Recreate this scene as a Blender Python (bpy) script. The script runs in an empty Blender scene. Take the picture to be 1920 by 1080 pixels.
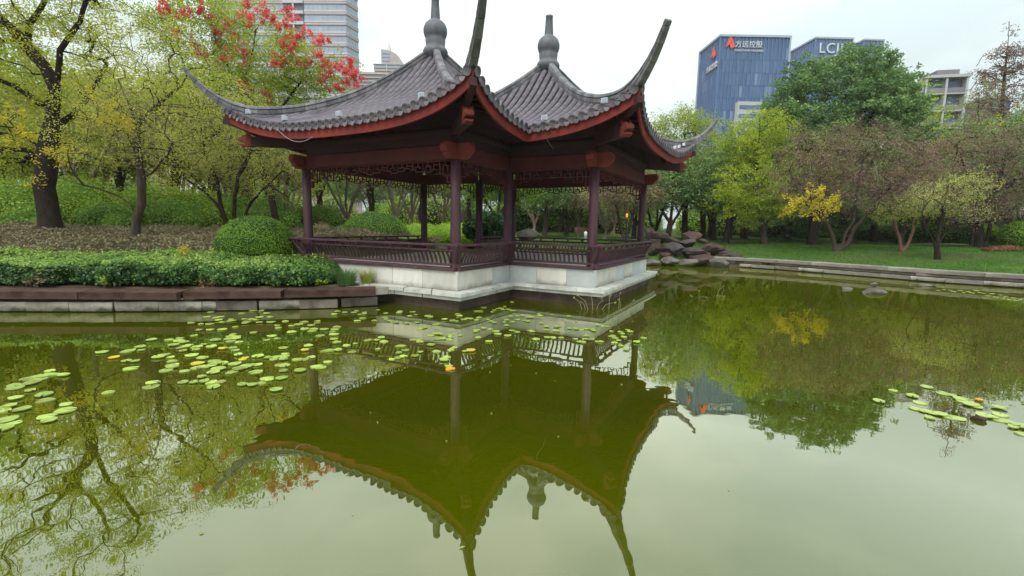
import bpy, bmesh, math, random
import numpy as np
from mathutils import Vector, Matrix
R_ = math.radians
sc = bpy.context.scene
COL = sc.collection

# ------------------------------------------------------------------ camera, sky, sun, exposure
FPX, PITCH, ROLL, CAMZ = 876.013, 0.13334, 0.0185, 1.9292
cam_data = bpy.data.cameras.new('camera')
cam_data.sensor_width = 36.0
cam_data.lens = FPX / 1920 * 36.0
cam_data.clip_end = 6000
cam = bpy.data.objects.new('camera', cam_data)
COL.objects.link(cam)
cam.matrix_world = (Matrix.Translation((0, 0, CAMZ)) @ Matrix.Rotation(math.pi / 2 - PITCH, 4, 'X')
                    @ Matrix.Rotation(ROLL, 4, 'Z'))
sc.camera = cam

SUN_EL, SUN_AZ = R_(52), R_(205)
world = bpy.data.worlds.new('World')
sc.world = world
world.use_nodes = True
wn, wl = world.node_tree.nodes, world.node_tree.links
wn.clear()
w_out = wn.new('ShaderNodeOutputWorld')
w_bg = wn.new('ShaderNodeBackground')
w_bg.inputs['Strength'].default_value = 0.107
sky = wn.new('ShaderNodeTexSky')
sky.sky_type = 'NISHITA'
sky.sun_disc = False
sky.sun_elevation = SUN_EL
sky.sun_rotation = SUN_AZ
sky.air_density = 1.0
sky.dust_density = 3.0
hs = wn.new('ShaderNodeHueSaturation')
hs.inputs['Saturation'].default_value = 0.12
wl.new(sky.outputs[0], hs.inputs['Color'])
tc = wn.new('ShaderNodeTexCoord')
cn = wn.new('ShaderNodeTexNoise')
cn.inputs['Scale'].default_value = 2.2
cn.inputs['Detail'].default_value = 4
cn.inputs['Roughness'].default_value = 0.5
mp = wn.new('ShaderNodeMapping')
mp.inputs['Scale'].default_value = (1, 1, 2.2)
wl.new(tc.outputs['Generated'], mp.inputs['Vector'])
wl.new(mp.outputs[0], cn.inputs['Vector'])
cr = wn.new('ShaderNodeValToRGB')                      # the even overcast layer
cr.color_ramp.elements[0].position = 0.36
cr.color_ramp.elements[0].color = (5.2, 6.15, 6.3, 1)
cr.color_ramp.elements[1].position = 0.64
cr.color_ramp.elements[1].color = (7.9, 8.55, 8.4, 1)
wl.new(cn.outputs['Fac'], cr.inputs['Fac'])
mx = wn.new('ShaderNodeMix')
mx.data_type = 'RGBA'
mx.inputs['Factor'].default_value = 0.86
wl.new(hs.outputs[0], mx.inputs[6])
wl.new(cr.outputs[0], mx.inputs[7])
# an overcast sky grows brighter towards the zenith (CIE overcast distribution, softened)
sxyz = wn.new('ShaderNodeSeparateXYZ')
wl.new(tc.outputs['Generated'], sxyz.inputs[0])
zc_ = wn.new('ShaderNodeClamp')
wl.new(sxyz.outputs['Z'], zc_.inputs['Value'])
grad = wn.new('ShaderNodeMath')
grad.operation = 'MULTIPLY_ADD'
grad.inputs[1].default_value = 1.45
grad.inputs[2].default_value = 0.60
wl.new(zc_.outputs[0], grad.inputs[0])
vm = wn.new('ShaderNodeVectorMath')
vm.operation = 'SCALE'
wl.new(mx.outputs[2], vm.inputs[0])
wl.new(grad.outputs[0], vm.inputs['Scale'])
wl.new(vm.outputs[0], w_bg.inputs['Color'])
wl.new(w_bg.outputs[0], w_out.inputs['Surface'])

sun_data = bpy.data.lights.new('sun', 'SUN')
sun_data.energy = 1.5
sun_data.angle = R_(25)
sun_data.color = (1.0, 0.96, 0.9)
sun = bpy.data.objects.new('sun', sun_data)
COL.objects.link(sun)
# the sun stands behind the camera's left shoulder, veiled by cloud
sdir = Vector((math.sin(SUN_AZ) * math.cos(SUN_EL), math.cos(SUN_AZ) * math.cos(SUN_EL), math.sin(SUN_EL)))
sun.rotation_euler = sdir.to_track_quat('Z', 'Y').to_euler()

sc.view_settings.view_transform = 'Standard'
sc.view_settings.look = 'None'
sc.view_settings.gamma = 1
sc.view_settings.exposure = 0.58
sc.view_settings.use_curve_mapping = False
sc.render.engine = 'CYCLES'
sc.cycles.use_denoising = True
sc.cycles.max_bounces = 8
sc.cycles.transparent_max_bounces = 8
sc.cycles.sample_clamp_indirect = 6

# ------------------------------------------------------------------ helpers
def ray(u, v):
    """direction of the photograph's pixel (1920 x 1080) in the world"""
    x, y = u - 960, v - 540
    c, s = math.cos(-ROLL), math.sin(-ROLL)
    x, y = x * c - y * s, x * s + y * c
    dx, dz = x / FPX, -y / FPX
    return Vector((dx, math.cos(PITCH) + dz * math.sin(PITCH), -math.sin(PITCH) + dz * math.cos(PITCH)))

def at(u, v, Y):
    r = ray(u, v)
    return Vector((0, 0, CAMZ)) + r * (Y / r.y)

def atz(u, v, z):
    r = ray(u, v)
    return Vector((0, 0, CAMZ)) + r * ((z - CAMZ) / r.z)

def mat(name, base, rough=0.7, spec=0.3, var=None, scale=4.0, bump=0.0, bscale=30.0, metallic=0.0, detail=6, island=0.0, stretch=None, wet=None):
    """procedural material: base colour varied by noise (var = second colour), fine bump, per-piece tone"""
    m = bpy.data.materials.new(name)
    m.use_nodes = True
    n, l = m.node_tree.nodes, m.node_tree.links
    b = n['Principled BSDF']
    b.inputs['Roughness'].default_value = rough
    b.inputs['Specular IOR Level'].default_value = spec
    b.inputs['Metallic'].default_value = metallic
    tcn = n.new('ShaderNodeTexCoord')
    vec = tcn.outputs['Object']
    if stretch:
        mpn = n.new('ShaderNodeMapping')
        mpn.inputs['Scale'].default_value = stretch
        l.new(vec, mpn.inputs['Vector'])
        vec = mpn.outputs[0]
    col = None
    base = tuple(base) + (1,)
    if var is not None:
        nz = n.new('ShaderNodeTexNoise')
        nz.inputs['Scale'].default_value = scale
        nz.inputs['Detail'].default_value = detail
        nz.inputs['Roughness'].default_value = 0.62
        l.new(vec, nz.inputs['Vector'])
        rp = n.new('ShaderNodeValToRGB')
        rp.color_ramp.elements[0].position = 0.36
        rp.color_ramp.elements[0].color = base
        rp.color_ramp.elements[1].position = 0.66
        rp.color_ramp.elements[1].color = tuple(var) + (1,)
        l.new(nz.outputs['Fac'], rp.inputs['Fac'])
        col = rp.outputs['Color']
    if island > 0:
        oi = n.new('ShaderNodeObjectInfo')
        mr = n.new('ShaderNodeMapRange')
        mr.inputs['To Min'].default_value = 1 - island
        mr.inputs['To Max'].default_value = 1 + island
        l.new(oi.outputs['Random'], mr.inputs['Value'])
        hv = n.new('ShaderNodeHueSaturation')
        if col is not None:
            l.new(col, hv.inputs['Color'])
        else:
            hv.inputs['Color'].default_value = base
        l.new(mr.outputs[0], hv.inputs['Value'])
        col = hv.outputs['Color']
    if wet is not None:                                    # a grimy, algae-stained band with a ragged upper edge
        z0, z1, wc, amt = wet
        sz = n.new('ShaderNodeSeparateXYZ')
        l.new(tcn.outputs['Object'], sz.inputs[0])
        wz = n.new('ShaderNodeTexNoise')
        wz.inputs['Scale'].default_value = 5.0
        wz.inputs['Detail'].default_value = 6
        l.new(tcn.outputs['Object'], wz.inputs['Vector'])
        ad = n.new('ShaderNodeMath')
        ad.operation = 'MULTIPLY_ADD'
        l.new(wz.outputs['Fac'], ad.inputs[0])
        ad.inputs[1].default_value = -(z1 - z0) * 2.2
        l.new(sz.outputs['Z'], ad.inputs[2])
        wr = n.new('ShaderNodeMapRange')
        wr.inputs['From Min'].default_value = z0 - (z1 - z0) * 1.1
        wr.inputs['From Max'].default_value = z1 - (z1 - z0) * 1.1
        wr.inputs['To Min'].default_value = amt
        wr.inputs['To Max'].default_value = 0.0
        l.new(ad.outputs[0], wr.inputs['Value'])
        wm_ = n.new('ShaderNodeMix')
        wm_.data_type = 'RGBA'
        l.new(wr.outputs[0], wm_.inputs['Factor'])
        if col is not None:
            l.new(col, wm_.inputs[6])
        else:
            wm_.inputs[6].default_value = base
        wm_.inputs[7].default_value = tuple(wc) + (1,)
        col = wm_.outputs[2]
    if col is not None:
        l.new(col, b.inputs['Base Color'])
    else:
        b.inputs['Base Color'].default_value = base
    if bump > 0:
        bz = n.new('ShaderNodeTexNoise')
        bz.inputs['Scale'].default_value = bscale
        bz.inputs['Detail'].default_value = 5
        l.new(vec, bz.inputs['Vector'])
        bp = n.new('ShaderNodeBump')
        bp.inputs['Strength'].default_value = bump
        bp.inputs['Distance'].default_value = 0.02
        l.new(bz.outputs['Fac'], bp.inputs['Height'])
        l.new(bp.outputs[0], b.inputs['Normal'])
    return m

def leafmat(name, cols, trans=0.35, clump=0.7, rough=0.55):
    """leaf colours picked leaf by leaf, with drifts of tone through the crown"""
    m = bpy.data.materials.new(name)
    m.use_nodes = True
    n, l = m.node_tree.nodes, m.node_tree.links
    b = n['Principled BSDF']
    b.inputs['Roughness'].default_value = rough
    b.inputs['Specular IOR Level'].default_value = 0.25
    geo = n.new('ShaderNodeNewGeometry')
    tcn = n.new('ShaderNodeTexCoord')
    nz = n.new('ShaderNodeTexNoise')
    nz.inputs['Scale'].default_value = clump
    nz.inputs['Detail'].default_value = 3
    l.new(tcn.outputs['Object'], nz.inputs['Vector'])
    a1 = n.new('ShaderNodeMath')
    a1.operation = 'MULTIPLY_ADD'
    l.new(geo.outputs['Random Per Island'], a1.inputs[0])
    a1.inputs[1].default_value = 0.38
    a2 = n.new('ShaderNodeMapRange')
    a2.inputs['From Min'].default_value = 0.3
    a2.inputs['From Max'].default_value = 0.7
    a2.inputs['To Min'].default_value = 0.0
    a2.inputs['To Max'].default_value = 0.62
    l.new(nz.outputs['Fac'], a2.inputs['Value'])
    l.new(a2.outputs[0], a1.inputs[2])
    rp = n.new('ShaderNodeValToRGB')
    els = rp.color_ramp.elements
    while len(els) < len(cols):
        els.new(0.5)
    for i, c in enumerate(cols):
        els[i].position = i / max(1, len(cols) - 1)
        els[i].color = tuple(c) + (1,)
    l.new(a1.outputs[0], rp.inputs['Fac'])
    l.new(rp.outputs['Color'], b.inputs['Base Color'])
    tr = n.new('ShaderNodeBsdfTranslucent')
    l.new(rp.outputs['Color'], tr.inputs['Color'])
    ms = n.new('ShaderNodeMixShader')
    ms.inputs['Fac'].default_value = trans
    l.new(b.outputs[0], ms.inputs[1])
    l.new(tr.outputs[0], ms.inputs[2])
    l.new(ms.outputs[0], n['Material Output'].inputs['Surface'])
    return m

class MB:
    """collects shapes; build() links them as one mesh object"""
    def __init__(self):
        self.v, self.f = [], []
    def add(self, verts, faces):
        o = len(self.v)
        self.v.extend([tuple(p) for p in verts])
        self.f.extend([tuple(i + o for i in q) for q in faces])
        return self
    def box(self, x0, x1, y0, y1, z0, z1):
        vs = [(x, y, z) for z in (z0, z1) for y in (y0, y1) for x in (x0, x1)]
        return self.add(vs, [(0, 2, 3, 1), (4, 5, 7, 6), (0, 1, 5, 4), (2, 6, 7, 3), (0, 4, 6, 2), (1, 3, 7, 5)])
    def bar(self, p, q, w, h, up=(0, 0, 1), ch=0.0):
        """box of width w and height h running from p to q"""
        p, q = Vector(p), Vector(q)
        d = (q - p).normalized()
        s = d.cross(Vector(up))
        if s.length < 1e-4:
            s = d.cross(Vector((1, 0, 0)))
        s.normalize()
        t = s.cross(d)
        if ch > 0:
            c = [(-w/2+ch, -h/2), (w/2-ch, -h/2), (w/2, -h/2+ch), (w/2, h/2-ch), (w/2-ch, h/2), (-w/2+ch, h/2), (-w/2, h/2-ch), (-w/2, -h/2+ch)]
        else:
            c = [(-w/2, -h/2), (w/2, -h/2), (w/2, h/2), (-w/2, h/2)]
        k = len(c)
        vs = [e + s * a + t * b for e in (p, q) for a, b in c]
        return self.add(vs, [tuple(range(k - 1, -1, -1)), tuple(range(k, 2 * k))] + [(i, (i + 1) % k, k + (i + 1) % k, k + i) for i in range(k)])
    def tube(self, pts, radii, n=6, caps=True):
        pts = [Vector(p) for p in pts]
        if not hasattr(radii, '__len__'):
            radii = [radii] * len(pts)
        vs, fs = [], []
        ref = Vector((0.3, 0.9, 0.1))
        for i, p in enumerate(pts):
            d = (pts[min(i + 1, len(pts) - 1)] - pts[max(i - 1, 0)])
            d = d.normalized() if d.length > 1e-9 else Vector((0, 0, 1))
            s = d.cross(ref)
            if s.length < 0.05:
                s = d.cross(Vector((1, 0, 0)))
            s.normalize()
            t = d.cross(s)
            for k in range(n):
                a = 2 * math.pi * k / n
                vs.append(p + (s * math.cos(a) + t * math.sin(a)) * radii[i])
        for i in range(len(pts) - 1):
            for k in range(n):
                fs.append((i * n + k, i * n + (k + 1) % n, (i + 1) * n + (k + 1) % n, (i + 1) * n + k))
        if caps:
            fs.append(tuple(range(n - 1, -1, -1)))
            fs.append(tuple((len(pts) - 1) * n + k for k in range(n)))
        return self.add(vs, fs)
    def lathe(self, prof, cx=0, cy=0, n=24):
        vs, fs = [], []
        for r, z in prof:
            for k in range(n):
                a = 2 * math.pi * k / n
                vs.append((cx + r * math.cos(a), cy + r * math.sin(a), z))
        for i in range(len(prof) - 1):
            for k in range(n):
                fs.append((i * n + k, i * n + (k + 1) % n, (i + 1) * n + (k + 1) % n, (i + 1) * n + k))
        fs.append(tuple(range(n - 1, -1, -1)))
        fs.append(tuple((len(prof) - 1) * n + k for k in range(n)))
        return self.add(vs, fs)
    def prism(self, poly, z0, z1):
        k = len(poly)
        vs = [(x, y, z0) for x, y in poly] + [(x, y, z1) for x, y in poly]
        return self.add(vs, [tuple(range(k - 1, -1, -1)), tuple(range(k, 2 * k))] + [(i, (i + 1) % k, k + (i + 1) % k, k + i) for i in range(k)])
    def loft(self, rings, closed=True):
        k = len(rings[0])
        vs = [p for r in rings for p in r]
        fs = []
        for i in range(len(rings) - 1):
            for j in range(k):
                fs.append((i * k + j, i * k + (j + 1) % k, (i + 1) * k + (j + 1) % k, (i + 1) * k + j))
        if closed:
            fs.append(tuple(range(k - 1, -1, -1)))
            fs.append(tuple((len(rings) - 1) * k + j for j in range(k)))
        return self.add(vs, fs)
    def mesh(self, name, m=None, smooth=False, fix=True):
        me = bpy.data.meshes.new(name)
        me.from_pydata(self.v, [], self.f)
        if fix:
            bm = bmesh.new()
            bm.from_mesh(me)
            bmesh.ops.recalc_face_normals(bm, faces=bm.faces)
            bm.to_mesh(me)
            bm.free()
        if m is not None:
            me.materials.append(m)
        if smooth:
            me.polygons.foreach_set('use_smooth', [True] * len(me.polygons))
        return me
    def build(self, name, m, parent=None, smooth=False, **kw):
        return link(name, self.mesh(name, m, smooth), parent, **kw)

def link(name, me, parent=None, loc=None, rot=None, scale=None, **props):
    o = bpy.data.objects.new(name, me)
    COL.objects.link(o)
    if parent is not None:
        o.parent = parent
    if loc is not None:
        o.location = loc
    if rot is not None:
        o.rotation_euler = rot
    if scale is not None:
        o.scale = scale
    for k, v in props.items():
        o[k] = v
    return o

def thing(name, label, category, loc=(0, 0, 0), rotz=0.0, group=None):
    o = bpy.data.objects.new(name, None)
    COL.objects.link(o)
    o.location = loc
    o.rotation_euler = (0, 0, rotz)
    o.empty_display_size = 0.2
    tag(o, label, category, group)
    return o

def tag(o, label, category, group=None):
    o['label'] = label
    o['category'] = category
    if group:
        o['group'] = group
    return o

def np_mesh(name, verts, quads, m, smooth=False):
    """big meshes of quads straight from arrays"""
    me = bpy.data.meshes.new(name)
    nv, nf = len(verts), len(quads)
    me.vertices.add(nv)
    me.vertices.foreach_set('co', np.asarray(verts, np.float32).ravel())
    k = quads.shape[1]
    me.loops.add(nf * k)
    me.loops.foreach_set('vertex_index', np.asarray(quads, np.int32).ravel())
    me.polygons.add(nf)
    me.polygons.foreach_set('loop_start', np.arange(0, nf * k, k, dtype=np.int32))
    me.polygons.foreach_set('loop_total', np.full(nf, k, np.int32))
    if smooth:
        me.polygons.foreach_set('use_smooth', np.ones(nf, bool))
    me.update(calc_edges=True)
    me.validate()
    if m is not None:
        me.materials.append(m)
    return me

def leaf_arrays(pts, size, rng, normals=None, spread=0.8, aspect=0.55, droop=0.0):
    """one small four-sided leaf at each point"""
    n = len(pts)
    if normals is None:
        nn = rng.normal(size=(n, 3))
        nn[:, 2] = np.abs(nn[:, 2]) * 1.1 + 0.15
    else:
        nn = normals + rng.normal(size=(n, 3)) * spread
    nn /= np.linalg.norm(nn, axis=1, keepdims=True) + 1e-9
    t = rng.normal(size=(n, 3))
    t[:, 2] -= droop
    t -= nn * (t * nn).sum(1, keepdims=True)
    t /= np.linalg.norm(t, axis=1, keepdims=True) + 1e-9
    b = np.cross(nn, t)
    s = size * rng.uniform(0.6, 1.35, size=(n, 1))
    a = aspect * s * 0.5
    v = np.stack([pts - t * s * 0.5, pts + b * a + nn * s * 0.06, pts + t * s * 0.5, pts - b * a + nn * s * 0.06], 1).reshape(-1, 3)
    q = np.arange(4 * n).reshape(n, 4)
    return v, q

# ------------------------------------------------------------------ the lie of the land
POND = [(-40, 9.4), (-24, 9.35), (-17, 9.4), (-10.84, 9.73), (-8.72, 9.9), (-7.15, 10.12), (-5.6, 10.4), (-4.45, 10.72), (-3.7, 11.1), (-3.1, 11.6), (-1.6, 13.4),
        (0.8, 16.4), (3.2, 19.0), (5.2, 22.2), (7.0, 24.2), (9.4, 24.7), (11.95, 23.84), (13.3, 22.6), (14.51, 21.14), (15.7, 19.6), (16.67, 18.28),
        (18.55, 16.82), (21.5, 14.8), (26, 12.5), (36, 8), (40, -1), (24, -2.5), (10, 0.4), (0, 0.9), (-10, 0.6), (-24, -1.5), (-40, -2)]

def pond_sd(x, y):
    """signed distance to the pond's edge, positive over the water"""
    x = np.asarray(x, float)
    y = np.asarray(y, float)
    d2 = np.full(x.shape, 1e18)
    ins = np.zeros(x.shape, bool)
    n = len(POND)
    for i in range(n):
        ax, ay = POND[i]
        bx, by = POND[(i + 1) % n]
        ex, ey = bx - ax, by - ay
        t = np.clip(((x - ax) * ex + (y - ay) * ey) / (ex * ex + ey * ey), 0, 1)
        d2 = np.minimum(d2, (x - ax - t * ex) ** 2 + (y - ay - t * ey) ** 2)
        c = ((ay > y) != (by > y)) & (x < ex * (y - ay) / (ey if abs(ey) > 1e-12 else 1e-12) + ax)
        ins ^= c
    d = np.sqrt(d2)
    return np.where(ins, d, -d)

def sstep(a, b, x):
    t = np.clip((x - a) / (b - a), 0, 1)
    return t * t * (3 - 2 * t)

def height(x, y):
    x = np.asarray(x, float)
    y = np.asarray(y, float)
    sd = pond_sd(x, y)
    out = np.maximum(-sd, 0)
    left = 0.40 + 0.80 * sstep(0.6, 3.6, out) + 0.22 * sstep(3.5, 7, out) + 0.15 * sstep(10, 60, out)
    right = 0.44 + 0.5 * sstep(0.3, 14, out) + 0.62 * sstep(12, 60, out)
    mid = 0.42 + 0.55 * sstep(1.0, 7, out) + 0.55 * sstep(10, 60, out)
    wl_ = sstep(-1.0, -6.5, x - 0.32 * (y - 12) * 0)
    wr_ = sstep(4, 10, x)
    land = left * wl_ + right * wr_ + mid * (1 - wl_ - wr_ * (1 - wl_)) * 1.0
    land = np.where(wl_ + wr_ > 1, left, land)
    land = land + 0.05 * np.sin(x * 0.9 + 1.3) * np.sin(y * 0.7) * sstep(1.0, 5.0, out)
    return np.where(sd > -0.3, np.maximum(land - 1.7 * sstep(-0.3, 0.0, sd), -1.2), land)

def ground(u, v):
    """where the line of sight through a pixel meets the land"""
    r = ray(u, v)
    t = np.linspace(6, 130, 2500)
    xs, ys, zs = r.x * t, r.y * t, CAMZ + r.z * t
    h = height(xs, ys)
    k = np.argmax(zs <= h)
    if zs[k] > h[k]:
        k = len(t) - 1
    return Vector((xs[k], ys[k], float(h[k])))

def on_land(x, y):
    return Vector((x, y, float(height(np.array([x]), np.array([y]))[0])))

# ------------------------------------------------------------------ materials
M_soil = mat('soil', (0.055, 0.042, 0.028), 0.95, 0.1, (0.10, 0.075, 0.045), 1.2, 0.5, 12)
M_tile = mat('grey_roof_tile', (0.066, 0.057, 0.068), 0.72, 0.2, (0.175, 0.156, 0.176), 1.5, 0.25, 40, island=0.12)
M_under = mat('grey_pan_tile', (0.045, 0.043, 0.052), 0.8, 0.2, (0.09, 0.086, 0.098), 5, 0.3, 30)
M_ridge = mat('grey_ridge_tile', (0.085, 0.082, 0.095), 0.7, 0.3, (0.19, 0.18, 0.185), 5.0, 0.3, 35, island=0.25)
M_fin = mat('dark_finial_clay', (0.085, 0.087, 0.10), 0.55, 0.4, (0.13, 0.13, 0.145), 6, 0.15, 30)
M_fascia = mat('red_painted_board', (0.23, 0.034, 0.025), 0.75, 0.15, (0.12, 0.023, 0.020), 1.6, 0.15, 40)
M_beam = mat('dark_red_beam', (0.085, 0.019, 0.017), 0.7, 0.2, (0.055, 0.014, 0.016), 2.5, 0.2, 30)
M_bracket = mat('lit_red_beam_end', (0.155, 0.030, 0.020), 0.65, 0.2, (0.095, 0.021, 0.017), 4, 0.15, 40)  # ends brighter than the beams: light on them put into colour
M_col = mat('purple_brown_column', (0.080, 0.036, 0.049), 0.55, 0.25, (0.046, 0.020, 0.028), 3.0, 0.25, 30, stretch=(3, 3, .35))
M_rail = mat('purple_brown_rail', (0.082, 0.036, 0.046), 0.58, 0.28, (0.044, 0.021, 0.028), 4.0, 0.08, 30, island=0.12)
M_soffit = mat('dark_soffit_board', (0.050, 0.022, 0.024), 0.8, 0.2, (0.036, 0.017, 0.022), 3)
M_slab = mat('pale_stone_slab', (0.42, 0.41, 0.37), 0.65, 0.25, (0.58, 0.56, 0.51), 1.6, 0.15, 25, island=0.10, stretch=(1, 1, .5), wet=(0.43, 0.56, (0.20, 0.185, 0.13), 0.75))
M_slab_b = mat('blue_grey_stone_slab', (0.36, 0.39, 0.39), 0.6, 0.3, (0.44, 0.46, 0.45), 2.5, 0.12, 25, island=0.08, wet=(0.24, 0.36, (0.15, 0.15, 0.10), 0.6))
M_ledge = mat('white_stone_ledge', (0.57, 0.57, 0.54), 0.6, 0.3, (0.38, 0.38, 0.34), 3.0, 0.2, 22, island=0.08, wet=(0.24, 0.36, (0.17, 0.16, 0.11), 0.6))
M_floor = mat('polished_stone_floor', (0.52, 0.51, 0.49), 0.2, 0.6, (0.46, 0.45, 0.44), 2)
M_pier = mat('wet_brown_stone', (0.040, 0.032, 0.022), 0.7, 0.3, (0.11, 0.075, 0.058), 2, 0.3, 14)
M_kerb = mat('maroon_kerb_stone', (0.040, 0.019, 0.016), 0.85, 0.12, (0.085, 0.048, 0.040), 3.0, 0.6, 16, island=0.12, wet=(0.0, 0.08, (0.06, 0.05, 0.035), 0.6))
M_kerb_lo = mat('pale_weathered_stone', (0.20, 0.18, 0.15), 0.8, 0.2, (0.46, 0.43, 0.39), 2.2, 0.5, 14, island=0.2, wet=(0.0, 0.11, (0.035, 0.038, 0.016), 0.95))
M_kerb_r = mat('grey_bank_stone', (0.149, 0.130, 0.115), 0.85, 0.2, (0.223, 0.205, 0.180), 2.5, 0.4, 14, island=0.15)
M_kerb_rd = mat('brown_bank_stone', (0.091, 0.070, 0.059), 0.85, 0.2, (0.210, 0.185, 0.161), 2.2, 0.4, 14, island=0.2)
M_rock = mat('brown_grey_rock', (0.026, 0.019, 0.015), 0.85, 0.2, (0.074, 0.053, 0.042), 2.2, 0.6, 9)
M_rock_d = mat('dark_rock', (0.027, 0.022, 0.020), 0.8, 0.25, (0.060, 0.048, 0.042), 2.2, 0.6, 9)
M_rock_r = mat('reddish_rock', (0.038, 0.022, 0.018), 0.85, 0.2, (0.077, 0.048, 0.037), 2.2, 0.6, 9)
M_rock_p = mat('pale_rock', (0.059, 0.052, 0.042), 0.85, 0.2, (0.140, 0.125, 0.105), 2.2, 0.5, 9)
M_bark_d = mat('dark_bark', (0.015, 0.011, 0.009), 0.9, 0.15, (0.033, 0.024, 0.019), 6, 0.7, 14, stretch=(3, 3, 0.6))
M_bark = mat('brown_bark', (0.036, 0.027, 0.021), 0.9, 0.15, (0.072, 0.055, 0.043), 6, 0.6, 14, stretch=(3, 3, 0.6))
M_bark_l = mat('light_bark', (0.15, 0.115, 0.085), 0.9, 0.15, (0.24, 0.19, 0.145), 5, 0.5, 14, stretch=(3, 3, 0.6))
M_bark_r = mat('rusty_bark', (0.13, 0.065, 0.04), 0.9, 0.15, (0.19, 0.10, 0.065), 5, 0.5, 14)
M_white = mat('white_lamp_housing', (0.62, 0.62, 0.60), 0.4, 0.4)
M_cable = mat('grey_cable', (0.30, 0.27, 0.28), 0.6, 0.3)

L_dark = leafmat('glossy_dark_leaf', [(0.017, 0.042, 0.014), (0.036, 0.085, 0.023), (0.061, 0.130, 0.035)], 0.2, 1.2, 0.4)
L_hedge = leafmat('hedge_leaf', [(0.041, 0.101, 0.026), (0.094, 0.203, 0.046), (0.177, 0.326, 0.066)], 0.25, 0.9, 0.42)
L_top = leafmat('hedge_lit_top_leaf', [(0.165, 0.275, 0.055), (0.264, 0.396, 0.077), (0.374, 0.473, 0.110)], 0.35, 0.7)  # new leaves, with the lit hedge top put into their paler colour
L_lime = leafmat('lime_leaf', [(0.17, 0.30, 0.015), (0.27, 0.42, 0.02), (0.36, 0.50, 0.03)], 0.35, 0.8)
L_ball = leafmat('clipped_bush_leaf', [(0.077, 0.174, 0.015), (0.144, 0.271, 0.021), (0.238, 0.375, 0.032)], 0.3, 1.5)
L_yg = leafmat('yellow_green_leaf', [(0.208, 0.260, 0.041), (0.416, 0.459, 0.052), (0.751, 0.708, 0.062)], 0.45, 0.6)
L_yellow = leafmat('yellow_leaf', [(0.391, 0.310, 0.023), (0.598, 0.483, 0.034), (0.690, 0.575, 0.069)], 0.45, 0.8)
L_olive = leafmat('olive_leaf', [(0.156, 0.200, 0.053), (0.271, 0.330, 0.075), (0.415, 0.448, 0.104)], 0.4, 0.6)
L_sparse = leafmat('thin_autumn_leaf', [(0.281, 0.232, 0.101), (0.432, 0.438, 0.112), (0.763, 0.767, 0.135)], 0.45, 0.6)
L_brown = leafmat('brown_twig_leaf', [(0.157, 0.094, 0.082), (0.230, 0.137, 0.113), (0.278, 0.202, 0.109)], 0.3, 0.5)
L_mid = leafmat('mid_green_leaf', [(0.078, 0.162, 0.029), (0.168, 0.287, 0.041), (0.268, 0.402, 0.058)], 0.4, 0.5)
L_bright = leafmat('bright_green_leaf', [(0.191, 0.273, 0.023), (0.355, 0.445, 0.037), (0.532, 0.581, 0.059)], 0.45, 0.6)
L_camphor = leafmat('camphor_leaf', [(0.076, 0.151, 0.055), (0.148, 0.254, 0.083), (0.250, 0.365, 0.114)], 0.25, 0.45)
L_bamboo = leafmat('soft_shrub_leaf', [(0.141, 0.238, 0.026), (0.260, 0.377, 0.036), (0.398, 0.508, 0.051)], 0.45, 0.5)
L_red = leafmat('coral_red_pod', [(0.50, 0.05, 0.05), (0.76, 0.12, 0.13), (0.82, 0.30, 0.24)], 0.4, 1.0)
L_pale = leafmat('pale_yellow_green_leaf', [(0.246, 0.290, 0.072), (0.406, 0.450, 0.109), (0.551, 0.566, 0.160)], 0.45, 0.6)
L_cover = leafmat('brown_ground_cover', [(0.109, 0.090, 0.043), (0.181, 0.152, 0.080), (0.239, 0.196, 0.123)], 0.2, 0.7)
L_russet = leafmat('russet_shrub_leaf', [(0.13, 0.055, 0.025), (0.20, 0.085, 0.035), (0.22, 0.13, 0.05)], 0.3, 0.8)
L_grass = leafmat('grass_blade', [(0.050, 0.136, 0.016), (0.084, 0.199, 0.025), (0.134, 0.250, 0.036)], 0.4, 0.35)
L_tuft = leafmat('tuft_blade', [(0.065, 0.160, 0.041), (0.123, 0.261, 0.065), (0.217, 0.348, 0.116)], 0.4, 0.8)

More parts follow.
